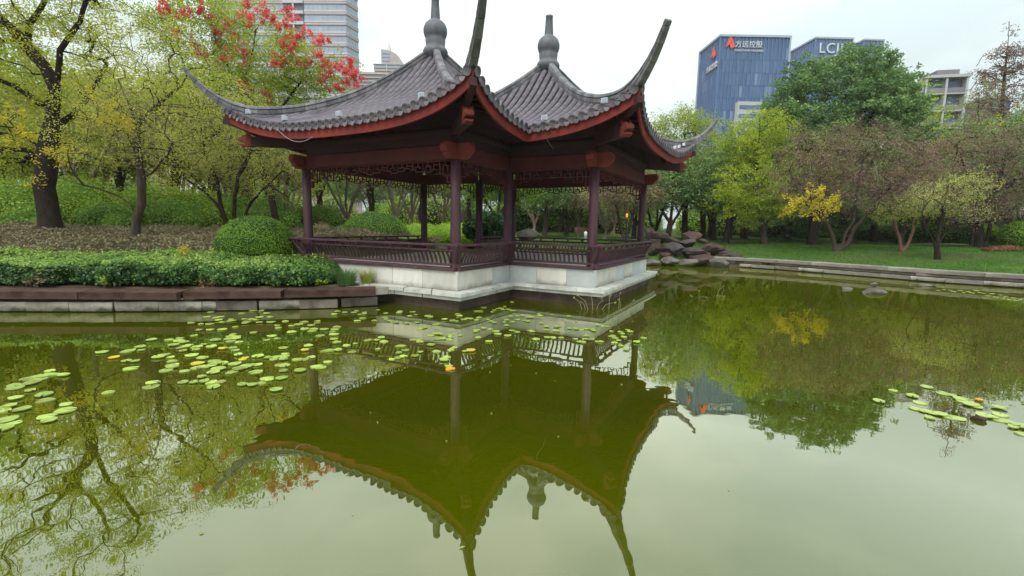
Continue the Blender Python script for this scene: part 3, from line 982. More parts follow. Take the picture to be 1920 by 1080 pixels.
ROWS = 33
cands, roofs = [], []
for c in (0, 1):
    roof = link('roof', None, PAV)
    roofs.append(roof)
    for f in range(4):
        n_, t_ = FACES[f]
        cx, cy = CENT[c]
        link('pan_tile_bed', clip_mesh(surf(c, f, 0.0), 'pan_tile_bed', M_under, c), roof)
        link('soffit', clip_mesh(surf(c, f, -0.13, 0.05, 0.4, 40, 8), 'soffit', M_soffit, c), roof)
        raf = MB()
        drip = MB()
        fas, fas2 = [], []
        for k in range(ROWS):
            t = -TC + 2 * TC * (k + 0.5) / ROWS
            t *= 0.985
            de = eave(t)
            d = de
            # course after course from the eave up to the hip
            ds = []
            while d > abs(t) + 0.10:
                d2 = max(d - 0.27, abs(t) + 0.02)
                p = Vector((cx + n_.x * d + t_.x * t, cy + n_.y * d + t_.y * t, zs(t, d) + 0.014))
                q = Vector((cx + n_.x * d2 + t_.x * t, cy + n_.y * d2 + t_.y * t, zs(t, d2) + 0.017))
                mid = (p + q) / 2
                if keep(c, mid.x, mid.y):
                    x = (q - p)
                    L = x.length * 1.04
                    x.normalize()
                    y = Vector((t_.x, t_.y, 0))
                    z = x.cross(y)
                    if z.z < 0:
                        y = -y
                        z = x.cross(y)
                    y = z.cross(x)
                    mw = Matrix((x * L, y, z)).transposed().to_4x4()
                    mw.translation = p
                    out_n = (PAV_W.to_3x3() @ Vector((n_.x, n_.y, 0.55))).normalized()
                    view = (Vector((0, 0, CAMZ)) - PAV_W @ mid)
                    facing = out_n.dot(view.normalized())
                    cands.append((facing / max(1, view.length) if facing > 0.05 else -1, c, f, mw))
                d = d2
            p = Vector((cx + n_.x * de + t_.x * t, cy + n_.y * de + t_.y * t, zs(t, de) + 0.012))
            if keep(c, p.x, p.y, -0.02):
                d2 = de - 0.3
                if True:
                    q = Vector((cx + n_.x * d2 + t_.x * t, cy + n_.y * d2 + t_.y * t, zs(t, d2) + 0.012))
                    x = (p - q).normalized() if abs(t) < d2 else Vector((n_.x, n_.y, -0.25)).normalized()
                    x = (x + Vector((n_.x, n_.y, 0)) * 0.3).normalized()
                    y = Vector((t_.x, t_.y, 0))
                    z = x.cross(y)
                    if z.z < 0:
                        y = -y
                        z = x.cross(y)
                    y = z.cross(x)
                    mw = Matrix((x, y, z)).transposed().to_4x4()
                    mw.translation = p + Vector((0, 0, 0.008))
                    o = link('eave_tile', DISC, roof)
                    o.matrix_local = mw
                # drip tile between this row and the next
                tn = t + TC / ROWS
                de2 = eave(tn)
                w = 0.075
                b0 = Vector((cx + n_.x * de2 + t_.x * tn, cy + n_.y * de2 + t_.y * tn, zs(tn, min(de2, 3.89)) - 0.01))
                if abs(tn) < TC - .05:
                    T3 = Vector((t_.x, t_.y, 0)); N3 = Vector((n_.x, n_.y, 0))
                    fr = [b0 - T3 * w + N3 * .015, b0 + T3 * w + N3 * .015, b0 + T3 * w * .6 + Vector((0, 0, -.07)) + N3 * .03, b0 + Vector((0, 0, -.10)) + N3 * .035, b0 - T3 * w * .6 + Vector((0, 0, -.07)) + N3 * .03]
                    drip.loft([[v for v in fr], [v - N3 * .02 for v in fr]])
        if drip.v:
            link('drip_tile', clip_mesh(drip, 'drip_tile', M_tile, c, False), roof, kind='stuff')
        # rafters under the boards
        for k in range(27):
            t = -3.75 + 7.5 * (k + .5) / 27
            de = eave(t) - 0.14
            lo = max(abs(t) + 0.02, 1.9)
            if de - lo < 0.1:
                continue
            pts = []
            for j in range(6):
                d = lo + (de - lo) * j / 5
                pts.append((cx + n_.x * d + t_.x * t, cy + n_.y * d + t_.y * t, zs(t, d) - 0.185))
            raf.tube(pts, 0.045, 6)
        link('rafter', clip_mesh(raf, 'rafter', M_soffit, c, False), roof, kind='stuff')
        # red boards along the eave
        bd = MB()
        N = 60
        rings = []
        for k in range(N + 1):
            t = -TC + 2 * TC * k / N
            de = eave(t)
            def Q(back, dz, t=t, de=de):
                d = de - back
                tt = max(-d, min(d, t))
                return (cx + n_.x * d + t_.x * tt, cy + n_.y * d + t_.y * tt, zs(t, de) + dz)
            rings.append([Q(.05, -.045), Q(.05, -.262), Q(.10, -.262), Q(.10, -.045)])
        bd.loft(rings)
        link('eave_board', clip_mesh(bd, 'eave_board', M_fascia, c, False), roof)
# the nearest tiles are pieces of their own, the others one mesh per roof
cands.sort(key=lambda q: -q[0])
rest = {0: ([], []), 1: ([], [])}
for rank, (s, c, f, mw) in enumerate(cands):
    if rank < 290:
        o = link('roof_tile', TILE, roofs[c])
        o.matrix_local = mw
    else:
        vv, ff = rest[c]
        base = len(vv) * len(tv)
        M3 = np.array(mw)
        vv.append(tv @ M3[:3, :3].T + M3[:3, 3])
        ff.append([tuple(i + base for i in q) for q in tfaces])
for c in (0, 1):
    vv, ff = rest[c]
    me = bpy.data.meshes.new('roof_tile_rows')
    me.from_pydata(np.concatenate(vv).tolist(), [], [q for fl in ff for q in fl])
    me.materials.append(M_tile)
    me.polygons.foreach_set('use_smooth', [True] * len(me.polygons))
    link('roof_tile_rows', me, roofs[c], kind='stuff')

# hips: stacked ridge courses under a round cap, ending in upturned horns
DIAG = [Vector((-1, -1)).normalized(), Vector((-1, 1)).normalized(), Vector((1, 1)).normalized(), Vector((1, -1)).normalized()]
for c in (0, 1):
    for k, dg in enumerate(DIAG):
        partial = (c == 0 and k == 3) or (c == 1 and k == 1)
        hip = link('hip_ridge', None, roofs[c])
        cx, cy = CENT[c]
        sd = Vector((-dg.y, dg.x))
        rmax = DX / math.sqrt(2) if partial else 6.24
        r = 0.22
        while r < rmax - 0.03:
            sl = abs(ridge_top(r + .1) - ridge_top(r)) / .1
            r2 = min(rmax, r + 0.29 / math.sqrt(1 + sl * sl))
            rings = []
            for e, rr in ((0, r + .004), (1, r2 - .004)):
                top = ridge_top(rr)
                g = max(0.0, (rr - 5.2) / 1.1)
                th = 0.33 * (1 - g ** 0.7) + 0.085 * g ** 0.7
                bot = top - th if rr > 5.2 else min(top - .2, hip_z(rr) - 0.03)
                th = top - bot
                wl_, wc = 0.085 - .028 * g, 0.10 - .034 * g
                sec = [(-wl_, 0), (wl_, 0), (wl_, .36), (wc, .38), (wc, .62), (wl_ * .95, .65), (wl_ * .95, .72), (wc * 1.05, .74), (wc * .8, .92), (0, 1.0), (-wc * .8, .92), (-wc * 1.05, .74), (-wl_ * .95, .72), (-wl_ * .95, .65), (-wc, .62), (-wc, .38), (-wl_, .36)]
                # sections stand square to the ridge line where it turns up
                slope = (ridge_top(min(6.3, rr + .05)) - ridge_top(max(0.2, rr - .05))) / .1
                tilt = math.atan(slope) if rr > 4.9 else 0.0
                ring = []
                for s, h in sec:
                    hh = (h - 1) * th
                    rx = rr - hh * math.sin(tilt) * 0.9
                    zz = top + hh * (math.cos(tilt) if rr > 4.9 else 1.0)
                    sw = 1.0 if e == 0 else 0.94
                    ring.append((cx + dg.x * rx + sd.x * s * sw, cy + dg.y * rx + sd.y * s * sw, zz))
                rings.append(ring)
            MB().loft(rings).build('ridge_tile', M_ridge, hip)
            r = r2
    # finial
    z0 = 6.66
    fprof = [(.16, z0 - .25), (.30, z0), (.345, z0 + .05), (.355, z0 + .13), (.32, z0 + .21), (.275, z0 + .24), (.27, z0 + .30), (.285, z0 + .44), (.27, z0 + .47), (.305, z0 + .53), (.335, z0 + .63), (.335, z0 + .74), (.29, z0 + .86), (.20, z0 + .95), (.13, z0 + .98), (.135, z0 + 1.02), (.12, z0 + 1.25), (.105, z0 + 1.49), (.112, z0 + 1.50), (.112, z0 + 1.55), (.06, z0 + 1.57)]
    MB().lathe(fprof, CENT[c][0], CENT[c][1], 28).build('finial', M_fin, roofs[c], True)
    # corner rafters with carved heads
    for k, dg in enumerate(DIAG):
        if (c == 0 and k == 3) or (c == 1 and k == 1):
            continue
        cx, cy = CENT[c]
        Pd = lambda r, z, s=0.0: Vector((cx + dg.x * r - dg.y * s, cy + dg.y * r + dg.x * s, z))
        cr_ = MB()
        cr_.bar(Pd(2.6, 4.02), Pd(4.86, 3.99), 0.17, 0.24)
        cr_.bar(Pd(4.3, 4.12), Pd(5.46, 4.50), 0.13, 0.16)
        ro = cr_.build('corner_rafter', M_soffit, PAV)
        hd = MB()
        ring = lambda r, w, z0, z1: [tuple(Pd(r, z0, -w)), tuple(Pd(r, z0, w)), tuple(Pd(r, (z0 + z1) / 2, w * 1.1)), tuple(Pd(r, z1, w)), tuple(Pd(r, z1, -w)), tuple(Pd(r, (z0 + z1) / 2, -w * 1.1))]
        hd.loft([ring(4.84, .09, 3.86, 4.13), ring(4.95, .10, 3.85, 4.15), ring(5.00, .095, 3.95, 4.12), ring(5.10, .085, 3.97, 4.08), ring(5.14, .07, 3.99, 4.06)])
        hd.loft([ring(4.92, .085, 3.85, 3.92), ring(5.06, .075, 3.86, 3.925), ring(5.10, .06, 3.875, 3.915)])
        for s in (-1, 1):
            hd.bar(Pd(4.99, 4.105, s * .05), Pd(5.03, 4.125, s * .05), 0.045, 0.045)
            hd.bar(Pd(4.86, 4.12, s * .085), Pd(4.93, 4.19, s * .10), 0.03, 0.05)
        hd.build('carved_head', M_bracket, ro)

# ------------------------------------------------------------------ plants
def ell_pts(blobs, n, rng, power=0.28, cut=None):
    vol = np.array([b[1][0] * b[1][1] * b[1][2] for b in blobs]) ** 0.8
    k = rng.choice(len(blobs), n, p=vol / vol.sum())
    d = rng.normal(size=(n, 3))
    d /= np.linalg.norm(d, axis=1, keepdims=True)
    r = rng.uniform(0, 1, (n, 1)) ** power
    c = np.array([b[0] for b in blobs])[k]
    s = np.array([b[1] for b in blobs])[k]
    return c + d * r * s

def skeleton(stems, tips, rng, r_trunk, r_min=0.008, lift=0.12, wob=0.10):
    pos, par, chains = [], [], []
    for st in stems:
        st = [np.array(p, float) for p in st]
        if pos:
            P = np.array(pos)
            j = int(np.argmin(((P - st[0]) ** 2).sum(1)))
            if len(pos) > 0 and np.linalg.norm(P[j] - st[0]) < 0.6:
                idx = [j]
            else:
                idx = [0]
        else:
            pos.append(st[0]); par.append(-1); idx = [0]
        for a, b in zip(st[:-1], st[1:]):
            L = np.linalg.norm(b - a)
            m = max(1, int(L / 0.28))
            for k in range(1, m + 1):
                q = a + (b - a) * k / m + (rng.normal(size=3) * 0.018 if k < m else 0)
                par.append(idx[-1]); idx.append(len(pos)); pos.append(q)
        chains.append(idx)
    start = len(pos)
    root = pos[0]
    P0 = np.array(pos)
    order = np.argsort([np.min(((P0 - t) ** 2).sum(1)) for t in tips])
    ht = max(p[2] for p in pos) - root[2]
    for i in order:
        t = tips[i]
        P = np.array(pos)
        dv = t - P
        dist = np.linalg.norm(dv, axis=1)
        cost = dist + 0.7 * np.maximum(0, -dv[:, 2]) + np.where(P[:, 2] - root[2] < 0.28 * ht, 1.5, 0)
        j = int(np.argmin(cost))
        L = dist[j]
        if L < 0.05:
            continue
        m = max(2, int(L / 0.3))
        ctrl = P[j] + dv[j] * 0.45 + np.array([0, 0, lift * L]) + rng.normal(size=3) * wob * L
        idx = [j]
        for k in range(1, m + 1):
            s = k / m
            q = (1 - s) ** 2 * P[j] + 2 * s * (1 - s) * ctrl + s * s * t
            par.append(idx[-1]); idx.append(len(pos)); pos.append(q)
        chains.append(idx)
    n = len(pos)
    cnt = np.zeros(n)
    for ch in chains:
        cnt[ch[-1]] += 1
    for i in range(n - 1, 0, -1):
        cnt[par[i]] += cnt[i]
    cnt = np.maximum(cnt, 1)
    rad = np.maximum(r_min, r_trunk * (cnt / cnt[0]) ** 0.60)
    pos = np.array(pos)
    h = pos[:, 2] - root[2]
    rad = rad * (1 + 0.45 * np.exp(-np.maximum(h, 0) / 0.22) * (rad > r_trunk * 0.4))
    return pos, rad, chains

def wood_mesh(name, pos, rad, chains, m, origin):
    mb = MB()
    for ch in chains:
        rr = [rad[k] for k in ch]
        if len(rr) > 1:
            rr[0] = min(rr[0], rr[1] * 1.3) if ch[0] != 0 else rr[0]
        pp = [Vector(pos[k] - origin) for k in ch]
        mx_ = max(rr)
        mb.tube(pp, rr, 9 if mx_ > 0.12 else (6 if mx_ > 0.04 else 4), caps=False)
    return mb.mesh(name, m, True, fix=False)

def tree_meshes(stems, blobs, ntips, leaves, trunk_r, bark, seed, power=0.28, lift=0.12, wob=0.10, r_min=0.008):
    """leaves: list of (part name, material, leaves per tip, size, clump radius, share of tips)"""
    rng = np.random.default_rng(seed)
    origin = np.array(stems[0][0], float)
    tips = ell_pts(blobs, ntips, rng, power)
    pos, rad, chains = skeleton(stems, tips, rng, trunk_r, r_min, lift, wob)
    wood = wood_mesh('trunk', pos, rad, chains, bark, origin)
    parts = []
    for nm, lm, per, size, cr, share in leaves:
        tt = tips[rng.uniform(size=len(tips)) < share] if share < 1 else tips
        sub_ = 6                                            # leaves gather on a few twigs round each tip
        tw_ = np.repeat(tt, sub_, 0) + rng.normal(size=(len(tt) * sub_, 3)) * np.array([cr, cr, cr * 0.7])
        pp_ = max(1, int(round(per / sub_)))
        pts = np.repeat(tw_, pp_, 0) + rng.normal(size=(len(tw_) * pp_, 3)) * np.array([cr, cr, cr * 0.6]) * 0.42
        pts -= origin
        v, q = leaf_arrays(pts, size, rng)
        parts.append((nm, np_mesh(nm, v, q, lm)))
    return origin, wood, parts

def tree(name, label, cat, stems, blobs, ntips, leaves, trunk_r, bark, seed, group=None, sprays=None, **kw):
    o, wood, parts = tree_meshes(stems, blobs, ntips, leaves, trunk_r, bark, seed, **kw)
    t = thing(name, label, cat, tuple(o), 0, group)
    link('trunk', wood, t)
    for nm, me in parts:
        link(nm, me, t)
    if sprays:
        rng = np.random.default_rng(seed + 5)
        for nm, lm, cs, per, size, cr in sprays:
            c = np.array(cs) - o
            tw_ = np.repeat(c, 5, 0) + rng.normal(size=(len(c) * 5, 3)) * cr
            pts = np.repeat(tw_, per // 5, 0) + rng.normal(size=(len(tw_) * (per // 5), 3)) * cr * .45
            v, q = leaf_arrays(pts, size, rng)
            link(nm, np_mesh(nm, v, q, lm), t, kind='stuff')
    return t

def bl(u, v, Y, ru, rv, dy=0.0, depth=0.8):
    c = at(u, v, Y + dy)
    s = (Y + dy) / FPX
    return ((c.x, c.y, c.z), (ru * s, ru * s * depth, rv * s))

def st(Y, *uv, dy=None):
    out = []
    for k, (u, v) in enumerate(uv):
        p = at(u, v, Y + (dy[k] if dy else 0.0))
        out.append((p.x, p.y, p.z))
    return out

def rooted(Y, uv0, *uv):
    """a stem whose foot is on the land under the given pixel"""
    p = at(uv0[0], uv0[1], Y)
    z = float(height(np.array([p.x]), np.array([p.y]))[0]) - 0.05
    return [(p.x, p.y, z)] + st(Y, *uv)

# the dark leaning tree at the far left
c5 = lambda x, y: (x / 2.348, y / 2.348)
YL = 15.2
g = ground(95, 437); YL = g.y
tree('broadleaf_tree', 'tall thick dark-trunked tree with yellow-green leaves at the far left', 'tree',
     [rooted(YL, (97, 437), (90, 395), (82, 350), (88, 290), (97, 235), (103, 170), (84, 125), (50, 88)),
      st(YL, (50, 88), (38, 66), (15, 48), (0, 28), (-40, -30)), st(YL, (50, 88), (55, 45), (82, 6), (95, -50), dy=[0, .2, .4, .6]),
      st(YL, (97, 235), (108, 140), (112, 95), (150, 40), (170, -20), dy=[0, -.3, -.5, -.5, -.6]), st(YL, (88, 290), (30, 240), (-20, 190), dy=[0, -.5, -1]), st(YL, (97, 250), (160, 190), (200, 120), dy=[0, .6, 1.])],
     [bl(60, 130, YL, 130, 110, .8), bl(30, -60, YL, 170, 110), bl(165, 40, YL, 90, 90), bl(-70, 110, YL, 130, 190), bl(10, 275, YL, 80, 60, .2), bl(150, 260, YL, 60, 50, .9), bl(150, 170, YL, 80, 70, .5), bl(20, 200, YL, 60, 50, -.4)],
     400, [('crown', L_yg, 132, 0.068, 0.27, 1.0)], 0.29, M_bark_d, 3,
     sprays=[('yellow_spray', L_yellow, [at(u, v, YL - 1.4) for u, v in [(20, 208), (8, 222), (35, 225), (25, 250), (45, 248), (15, 262), (60, 255), (95, 278), (108, 285), (118, 290), (128, 278), (140, 283), (70, 300), (75, 345), (160, 172), (185, 178), (150, 178)]], 64, 0.075, 0.15)])

# the small crooked tree in front of it
g = ground(255, 452); Y2 = g.y
P5 = lambda *q: [c5(*p) for p in q]
tree('crooked_tree', 'small crooked thin-leaved tree with a long bare branch reaching left', 'tree',
     [rooted(Y2, (254, 450), *P5((600, 960), (625, 900), (622, 780))), st(Y2, *P5((622, 780), (690, 740), (740, 680), (758, 632)), dy=[0, -.2, -.3, -.4]),
      st(Y2, *P5((622, 780), (608, 690), (622, 652), (690, 655), (742, 662)), dy=[0, 0, .1, .3, .5]), st(Y2, *P5((600, 960), (578, 900), (520, 862), (440, 832), (370, 815), (250, 780)), dy=[0, -.1, -.2, -.4, -.6, -.9]),
      st(Y2, *P5((370, 815), (322, 762), (300, 700)), dy=[-.6, -.8, -1]), st(Y2, *P5((608, 690), (600, 560), (640, 510), (700, 460), (742, 420)), dy=[0, .2, .3, .3, .4]), st(Y2, *P5((600, 560), (560, 440), (520, 350)), dy=[.2, .3, .5]),
      st(Y2, *P5((742, 420), (800, 380), (840, 300)), dy=[.4, .4, .2])],
     [bl(265, 190, Y2, 105, 85), bl(180, 240, Y2, 85, 75, -.3), bl(345, 190, Y2, 80, 90, .3), bl(290, 100, Y2, 95, 60, .3), bl(310, 280, Y2, 90, 40)],
     420, [('crown', L_sparse, 36, 0.05, 0.19, 1.0), ('yellow_green_foliage', L_yg, 30, 0.052, 0.2, 0.5)], 0.115, M_bark, 8, wob=0.12,
     sprays=[('yellow_spray', L_yellow, [at(u, v, Y2 - .7) for u, v in [(182, 195), (200, 205), (215, 215), (228, 228), (205, 225), (240, 238), (222, 240)]], 66, 0.07, 0.14)])

# the split-stem tree beside the clipped bush
Y3 = 17.2
tree('crooked_tree', 'open thin-leaved tree with several dark stems splitting low behind the clipped round bush', 'tree',
     [rooted(Y3, (432, 424), (415, 392), (385, 360), (352, 338), (328, 300)), rooted(Y3, (436, 424), (440, 385), (446, 330), (470, 285), (480, 230)), rooted(Y3, (440, 424), (470, 380), (500, 350), (530, 320)), st(Y3, (415, 392), (408, 340), (385, 290), (370, 220))],
     [bl(400, 270, Y3, 90, 80), bl(480, 300, Y3, 80, 65, .4), bl(345, 300, Y3, 75, 70, -.3), bl(430, 200, Y3, 90, 50), bl(540, 330, Y3, 60, 50, .5)],
     360, [('crown', L_sparse, 42, 0.056, 0.22, 1.0), ('yellow_green_foliage', L_yg, 36, 0.056, 0.2, 0.5)], 0.13, M_bark_d, 15, wob=0.12)

# the coral-red flowering tree behind the roof
Y4 = 22.5
PODS = [(465, 8), (458, 30), (470, 35), (498, 28), (510, 38), (518, 50), (538, 22), (545, 38), (548, 64), (556, 72), (575, 58), (602, 72), (596, 78), (460, 98), (455, 108), (532, 92), (520, 114), (516, 118), (560, 112), (602, 104), (612, 120), (634, 120), (642, 124), (656, 128), (664, 140), (672, 150), (670, 158), (660, 118), (452, 155), (466, 164), (498, 175), (638, 168), (612, 150), (335, 62), (380, 104), (427, 105), (310, 12), (318, 18), (376, 10), (488, 18), (530, 118), (300, 5), (350, 22), (392, 28), (405, 60), (430, 45), (442, 75), (410, 118), (585, 112), (622, 138), (648, 152), (545, 85), (365, 80)]
tree('flowering_tree', 'tall green tree topped with coral-red pod clusters behind the left roof', 'tree',
     [rooted(Y4, (520, 410), (505, 340), (468, 250), (455, 185), (425, 120), (400, 60)), st(Y4, (468, 250), (520, 210), (560, 160), (592, 120), dy=[0, -.3, -.5, -.6]), st(Y4, (455, 185), (470, 110), (480, 50), dy=[0, .4, .8]), st(Y4, (505, 340), (400, 240), (350, 150), (330, 60), dy=[0, .5, .8, 1.])],
     [bl(390, 85, Y4, 90, 75), bl(490, 105, Y4, 95, 75), bl(575, 140, Y4, 75, 55, -.3), bl(325, 55, Y4, 60, 60, .5), bl(625, 165, Y4, 50, 35, -.3), bl(450, 180, Y4, 150, 40), bl(420, 20, Y4, 90, 30)],
     330, [('crown', L_bright, 108, 0.105, 0.34, 0.85), ('olive_foliage', L_olive, 60, 0.10, 0.32, 0.5)], 0.15, M_bark_d, 23,
     sprays=[('red_pod_cluster', L_red, [at(u, v, Y4 - 1.2 + 0.5 * math.sin(u)) for u, v in PODS], 200, 0.095, 0.135), ('yellow_spray', L_yellow, [at(580, 93, Y4 - 1), at(583, 100, Y4 - 1), at(553, 107, Y4 - 1)], 50, 0.08, 0.1)])

# right of the pond, from the pavilion outwards
def gy(u, v):
    return ground(u, v).y
Yt = gy(1433, 458)
tree('bright_tree', 'bright yellow-green bushy tree on the lawn just right of the rock pile', 'tree',
     [rooted(Yt, (1433, 458), (1431, 430), (1425, 400), (1415, 350), (1420, 290), (1425, 240)), st(Yt, (1431, 430), (1448, 400), (1455, 350)), st(Yt, (1425, 400), (1390, 380), (1370, 360))],
     [bl(1430, 248, Yt, 56, 38), bl(1400, 262, Yt, 40, 40, .6), bl(1375, 290, Yt, 36, 40, 1.0), bl(1398, 330, Yt, 56, 55, -.5), bl(1445, 310, Yt, 40, 60, .5), bl(1375, 375, Yt, 42, 32), bl(1440, 385, Yt, 48, 36), bl(1412, 400, Yt, 40, 26)],
     300, [('crown', L_bright, 126, 0.115, 0.34, 1.0)], 0.20, M_bark, 31)
Yt = 36.0
tree('camphor_tree', 'huge dark green dome-shaped tree rising in front of the glass towers', 'tree',
     [rooted(Yt, (1590, 430), (1590, 360), (1585, 280), (1590, 180)), st(Yt, (1590, 360), (1530, 300), (1500, 240)), st(Yt, (1590, 350), (1650, 290), (1690, 230)), st(Yt, (1585, 280), (1560, 200))],
     [bl(1566, 270, Yt, 138, 166), bl(1478, 275, Yt, 52, 84), bl(1655, 262, Yt, 58, 104), bl(1520, 230, Yt, 62, 88), bl(1625, 215, Yt, 60, 94)],
     980, [('crown', L_camphor, 156, 0.17, 0.34, 1.0)], 0.55, M_bark_d, 40, power=0.12)
Yt = 41.0
tree('bright_tree', 'light green tree crown at the right shoulder of the dark dome tree', 'tree',
     [rooted(Yt, (1702, 430), (1702, 350), (1700, 260), (1700, 180)), st(Yt, (1702, 300), (1680, 220))],
     [bl(1702, 182, Yt, 48, 40), bl(1680, 205, Yt, 42, 32), bl(1738, 210, Yt, 34, 30), bl(1700, 260, Yt, 60, 50)], 110, [('crown', L_bright, 80, 0.17, 0.45, 1.0)], 0.2, M_bark, 43)
Yt = gy(1578, 471)
tree('twiggy_tree', 'wide brown twiggy tree with a low bright yellow spray on the right lawn', 'tree',
     [rooted(Yt, (1568, 470), (1560, 440), (1545, 410), (1535, 360), (1540, 300)), rooted(Yt, (1578, 470), (1584, 440), (1600, 415), (1610, 340), (1625, 270)), rooted(Yt, (1584, 470), (1600, 430), (1640, 390), (1680, 330)), st(Yt, (1545, 410), (1500, 370), (1480, 320))],
     [bl(1535, 290, Yt, 85, 55), bl(1620, 300, Yt, 100, 72), bl(1700, 320, Yt, 75, 58, .5), bl(1500, 335, Yt, 62, 42), bl(1610, 365, Yt, 120, 34)],
     560, [('crown', L_brown, 66, 0.078, 0.34, 1.0), ('olive_foliage', L_olive, 48, 0.078, 0.4, 0.35)], 0.20, M_bark, 51, wob=0.2,
     sprays=[('yellow_spray', L_yellow, [at(u, v, Yt - 2.2 + .4 * math.sin(u * 3)) for u, v in [(1478, 385), (1490, 392), (1503, 378), (1515, 388), (1527, 396), (1538, 382), (1550, 374), (1560, 384), (1545, 362), (1530, 358), (1520, 370), (1565, 372), (1508, 398), (1540, 398), (1492, 376), (1535, 370), (1552, 390), (1480, 395)]], 85, 0.12, 0.24)])
Yt = min(gy(1527, 449), 34.0)
tree('olive_tree', 'olive tree with dark stout trunk behind the yellow spray on the right lawn', 'tree',
     [rooted(Yt, (1524, 448), (1526, 425), (1530, 400), (1535, 350), (1545, 290)), st(Yt, (1526, 420), (1510, 400), (1495, 385), dy=[0, -1, -2])],
     [bl(1545, 280, Yt, 60, 50), bl(1520, 330, Yt, 50, 30)], 120, [('crown', L_olive, 40, 0.11, 0.35, 1.0)], 0.30, M_bark_d, 55)
Yt = gy(1697, 471)
tree('small_tree', 'small tree with rusty twin stems and pale green leaf tiers on the right lawn', 'tree',
     [rooted(Yt, (1690, 470), (1686, 445), (1680, 430), (1675, 405)), rooted(Yt, (1698, 470), (1706, 448), (1712, 432), (1708, 400)), st(Yt, (1686, 445), (1700, 432), (1720, 425))],
     [bl(1690, 392, Yt, 55, 17), bl(1670, 405, Yt, 40, 12), bl(1715, 385, Yt, 40, 16), bl(1700, 372, Yt, 35, 10)], 130, [('crown', L_pale, 42, 0.085, 0.2, 1.0)], 0.12, M_bark_r, 61, lift=0.25)
Yt = gy(1761, 487)
tree('small_tree', 'forked small tree with pale green crown standing nearest the right bank', 'tree',
     [rooted(Yt, (1758, 486), (1757, 468), (1750, 450), (1738, 432), (1728, 400)), st(Yt, (1757, 468), (1772, 440), (1800, 420), (1835, 398), (1860, 370)), st(Yt, (1757, 462), (1762, 430), (1770, 395), (1775, 360))],
     [bl(1780, 362, Yt, 62, 32), bl(1740, 375, Yt, 42, 24), bl(1820, 345, Yt, 45, 26), bl(1790, 395, Yt, 60, 20)], 170, [('crown', L_pale, 36, 0.075, 0.22, 0.8), ('brown_foliage', L_brown, 22, 0.07, 0.25, 0.6)], 0.11, M_bark_d, 67)
Yt = 31.0
tree('twiggy_tree', 'broad dark brown twiggy tree filling the right edge behind the lawn', 'tree',
     [rooted(Yt, (1838, 450), (1836, 410), (1825, 350), (1800, 290)), st(Yt, (1836, 410), (1870, 350), (1890, 280)), rooted(Yt, (1850, 450), (1862, 400), (1900, 340))],
     [bl(1795, 320, Yt, 75, 75), bl(1880, 340, Yt, 85, 70), bl(1840, 280, Yt, 70, 50), bl(1930, 320, Yt, 70, 90), bl(1830, 390, Yt, 90, 30)],
     420, [('crown', L_brown, 72, 0.09, 0.4, 1.0), ('green_foliage', L_mid, 42, 0.09, 0.4, 0.3)], 0.26, M_bark_d, 71, wob=0.18)
Yt = 37.0
tree('evergreen_tree', 'dark green dense crown above the brown twigs at the right edge', 'tree',
     [rooted(Yt, (1890, 440), (1888, 380), (1885, 300), (1880, 250))], [bl(1870, 265, Yt, 55, 42), bl(1915, 260, Yt, 55, 50), bl(1895, 320, Yt, 70, 60), bl(1935, 230, Yt, 40, 40)], 130, [('crown', L_camphor, 80, 0.17, 0.45, 0.7), ('yellow_green_foliage', L_yg, 50, 0.15, 0.45, 0.4)], 0.25, M_bark_d, 74)
Yt = 46.0
tree('olive_tree', 'tall olive tree hiding the right part of the apartment block', 'tree', [rooted(Yt, (1838, 440), (1838, 360), (1836, 260), (1835, 180)), st(Yt, (1838, 330), (1865, 270))],
     [bl(1838, 220, Yt, 26, 66), bl(1842, 300, Yt, 48, 60), bl(1870, 285, Yt, 40, 50)], 170, [('crown', L_olive, 60, 0.14, 0.4, 0.8), ('brown_foliage', L_brown, 48, 0.13, 0.4, 0.6)], 0.2, M_bark, 76)
Yt = 50.0
cs_ = [rooted(Yt, (1858, 440), (1862, 380), (1868, 300), (1876, 220), (1884, 140), (1890, 80), (1892, 40))]
for k, (u, v, e, w) in enumerate([(1890, 90, 1, 22), (1887, 110, -1, 45), (1885, 130, 1, 40), (1882, 155, -1, 50), (1879, 185, 1, 44), (1876, 215, -1, 60), (1873, 245, 1, 45), (1868, 285, -1, 60), (1864, 320, 1, 50)]):
    cs_.append(st(Yt, (u, v), (u + e * w * .5, v - 12), (u + e * w, v - 4), (u + e * w * 1.25, v + 14), dy=[0, (-1) ** k * .6, (-1) ** k, (-1) ** k * 1.2]))
tree('conifer_tree', 'tall sparse brown conifer with drooping branches against the sky at right', 'tree', cs_,
     [bl(1890, 70, Yt, 10, 32), bl(1888, 115, Yt, 34, 30), bl(1884, 165, Yt, 42, 38), bl(1878, 225, Yt, 48, 45), bl(1860, 300, Yt, 46, 50), bl(1835, 140, Yt, 16, 10), bl(1912, 125, Yt, 14, 14), bl(1838, 210, Yt, 24, 80)],
     420, [('crown', L_brown, 34, 0.16, 0.28, 1.0)], 0.32, M_bark, 77, lift=-0.12, r_min=0.03)
Yt = 40.0
tree('olive_tree', 'rounded olive green tree seen between the right roof tip and the glass tower', 'tree',
     [rooted(Yt, (1285, 432), (1285, 380), (1280, 300), (1285, 240)), st(Yt, (1285, 380), (1310, 300)), st(Yt, (1283, 350), (1250, 280))],
     [bl(1275, 245, Yt, 50, 42), bl(1250, 280, Yt, 40, 45), bl(1315, 265, Yt, 40, 45), bl(1280, 330, Yt, 62, 40)], 260, [('crown', L_olive, 72, 0.13, 0.42, 0.8), ('green_foliage', L_bright, 72, 0.13, 0.42, 0.6)], 0.24, M_bark_d, 81)

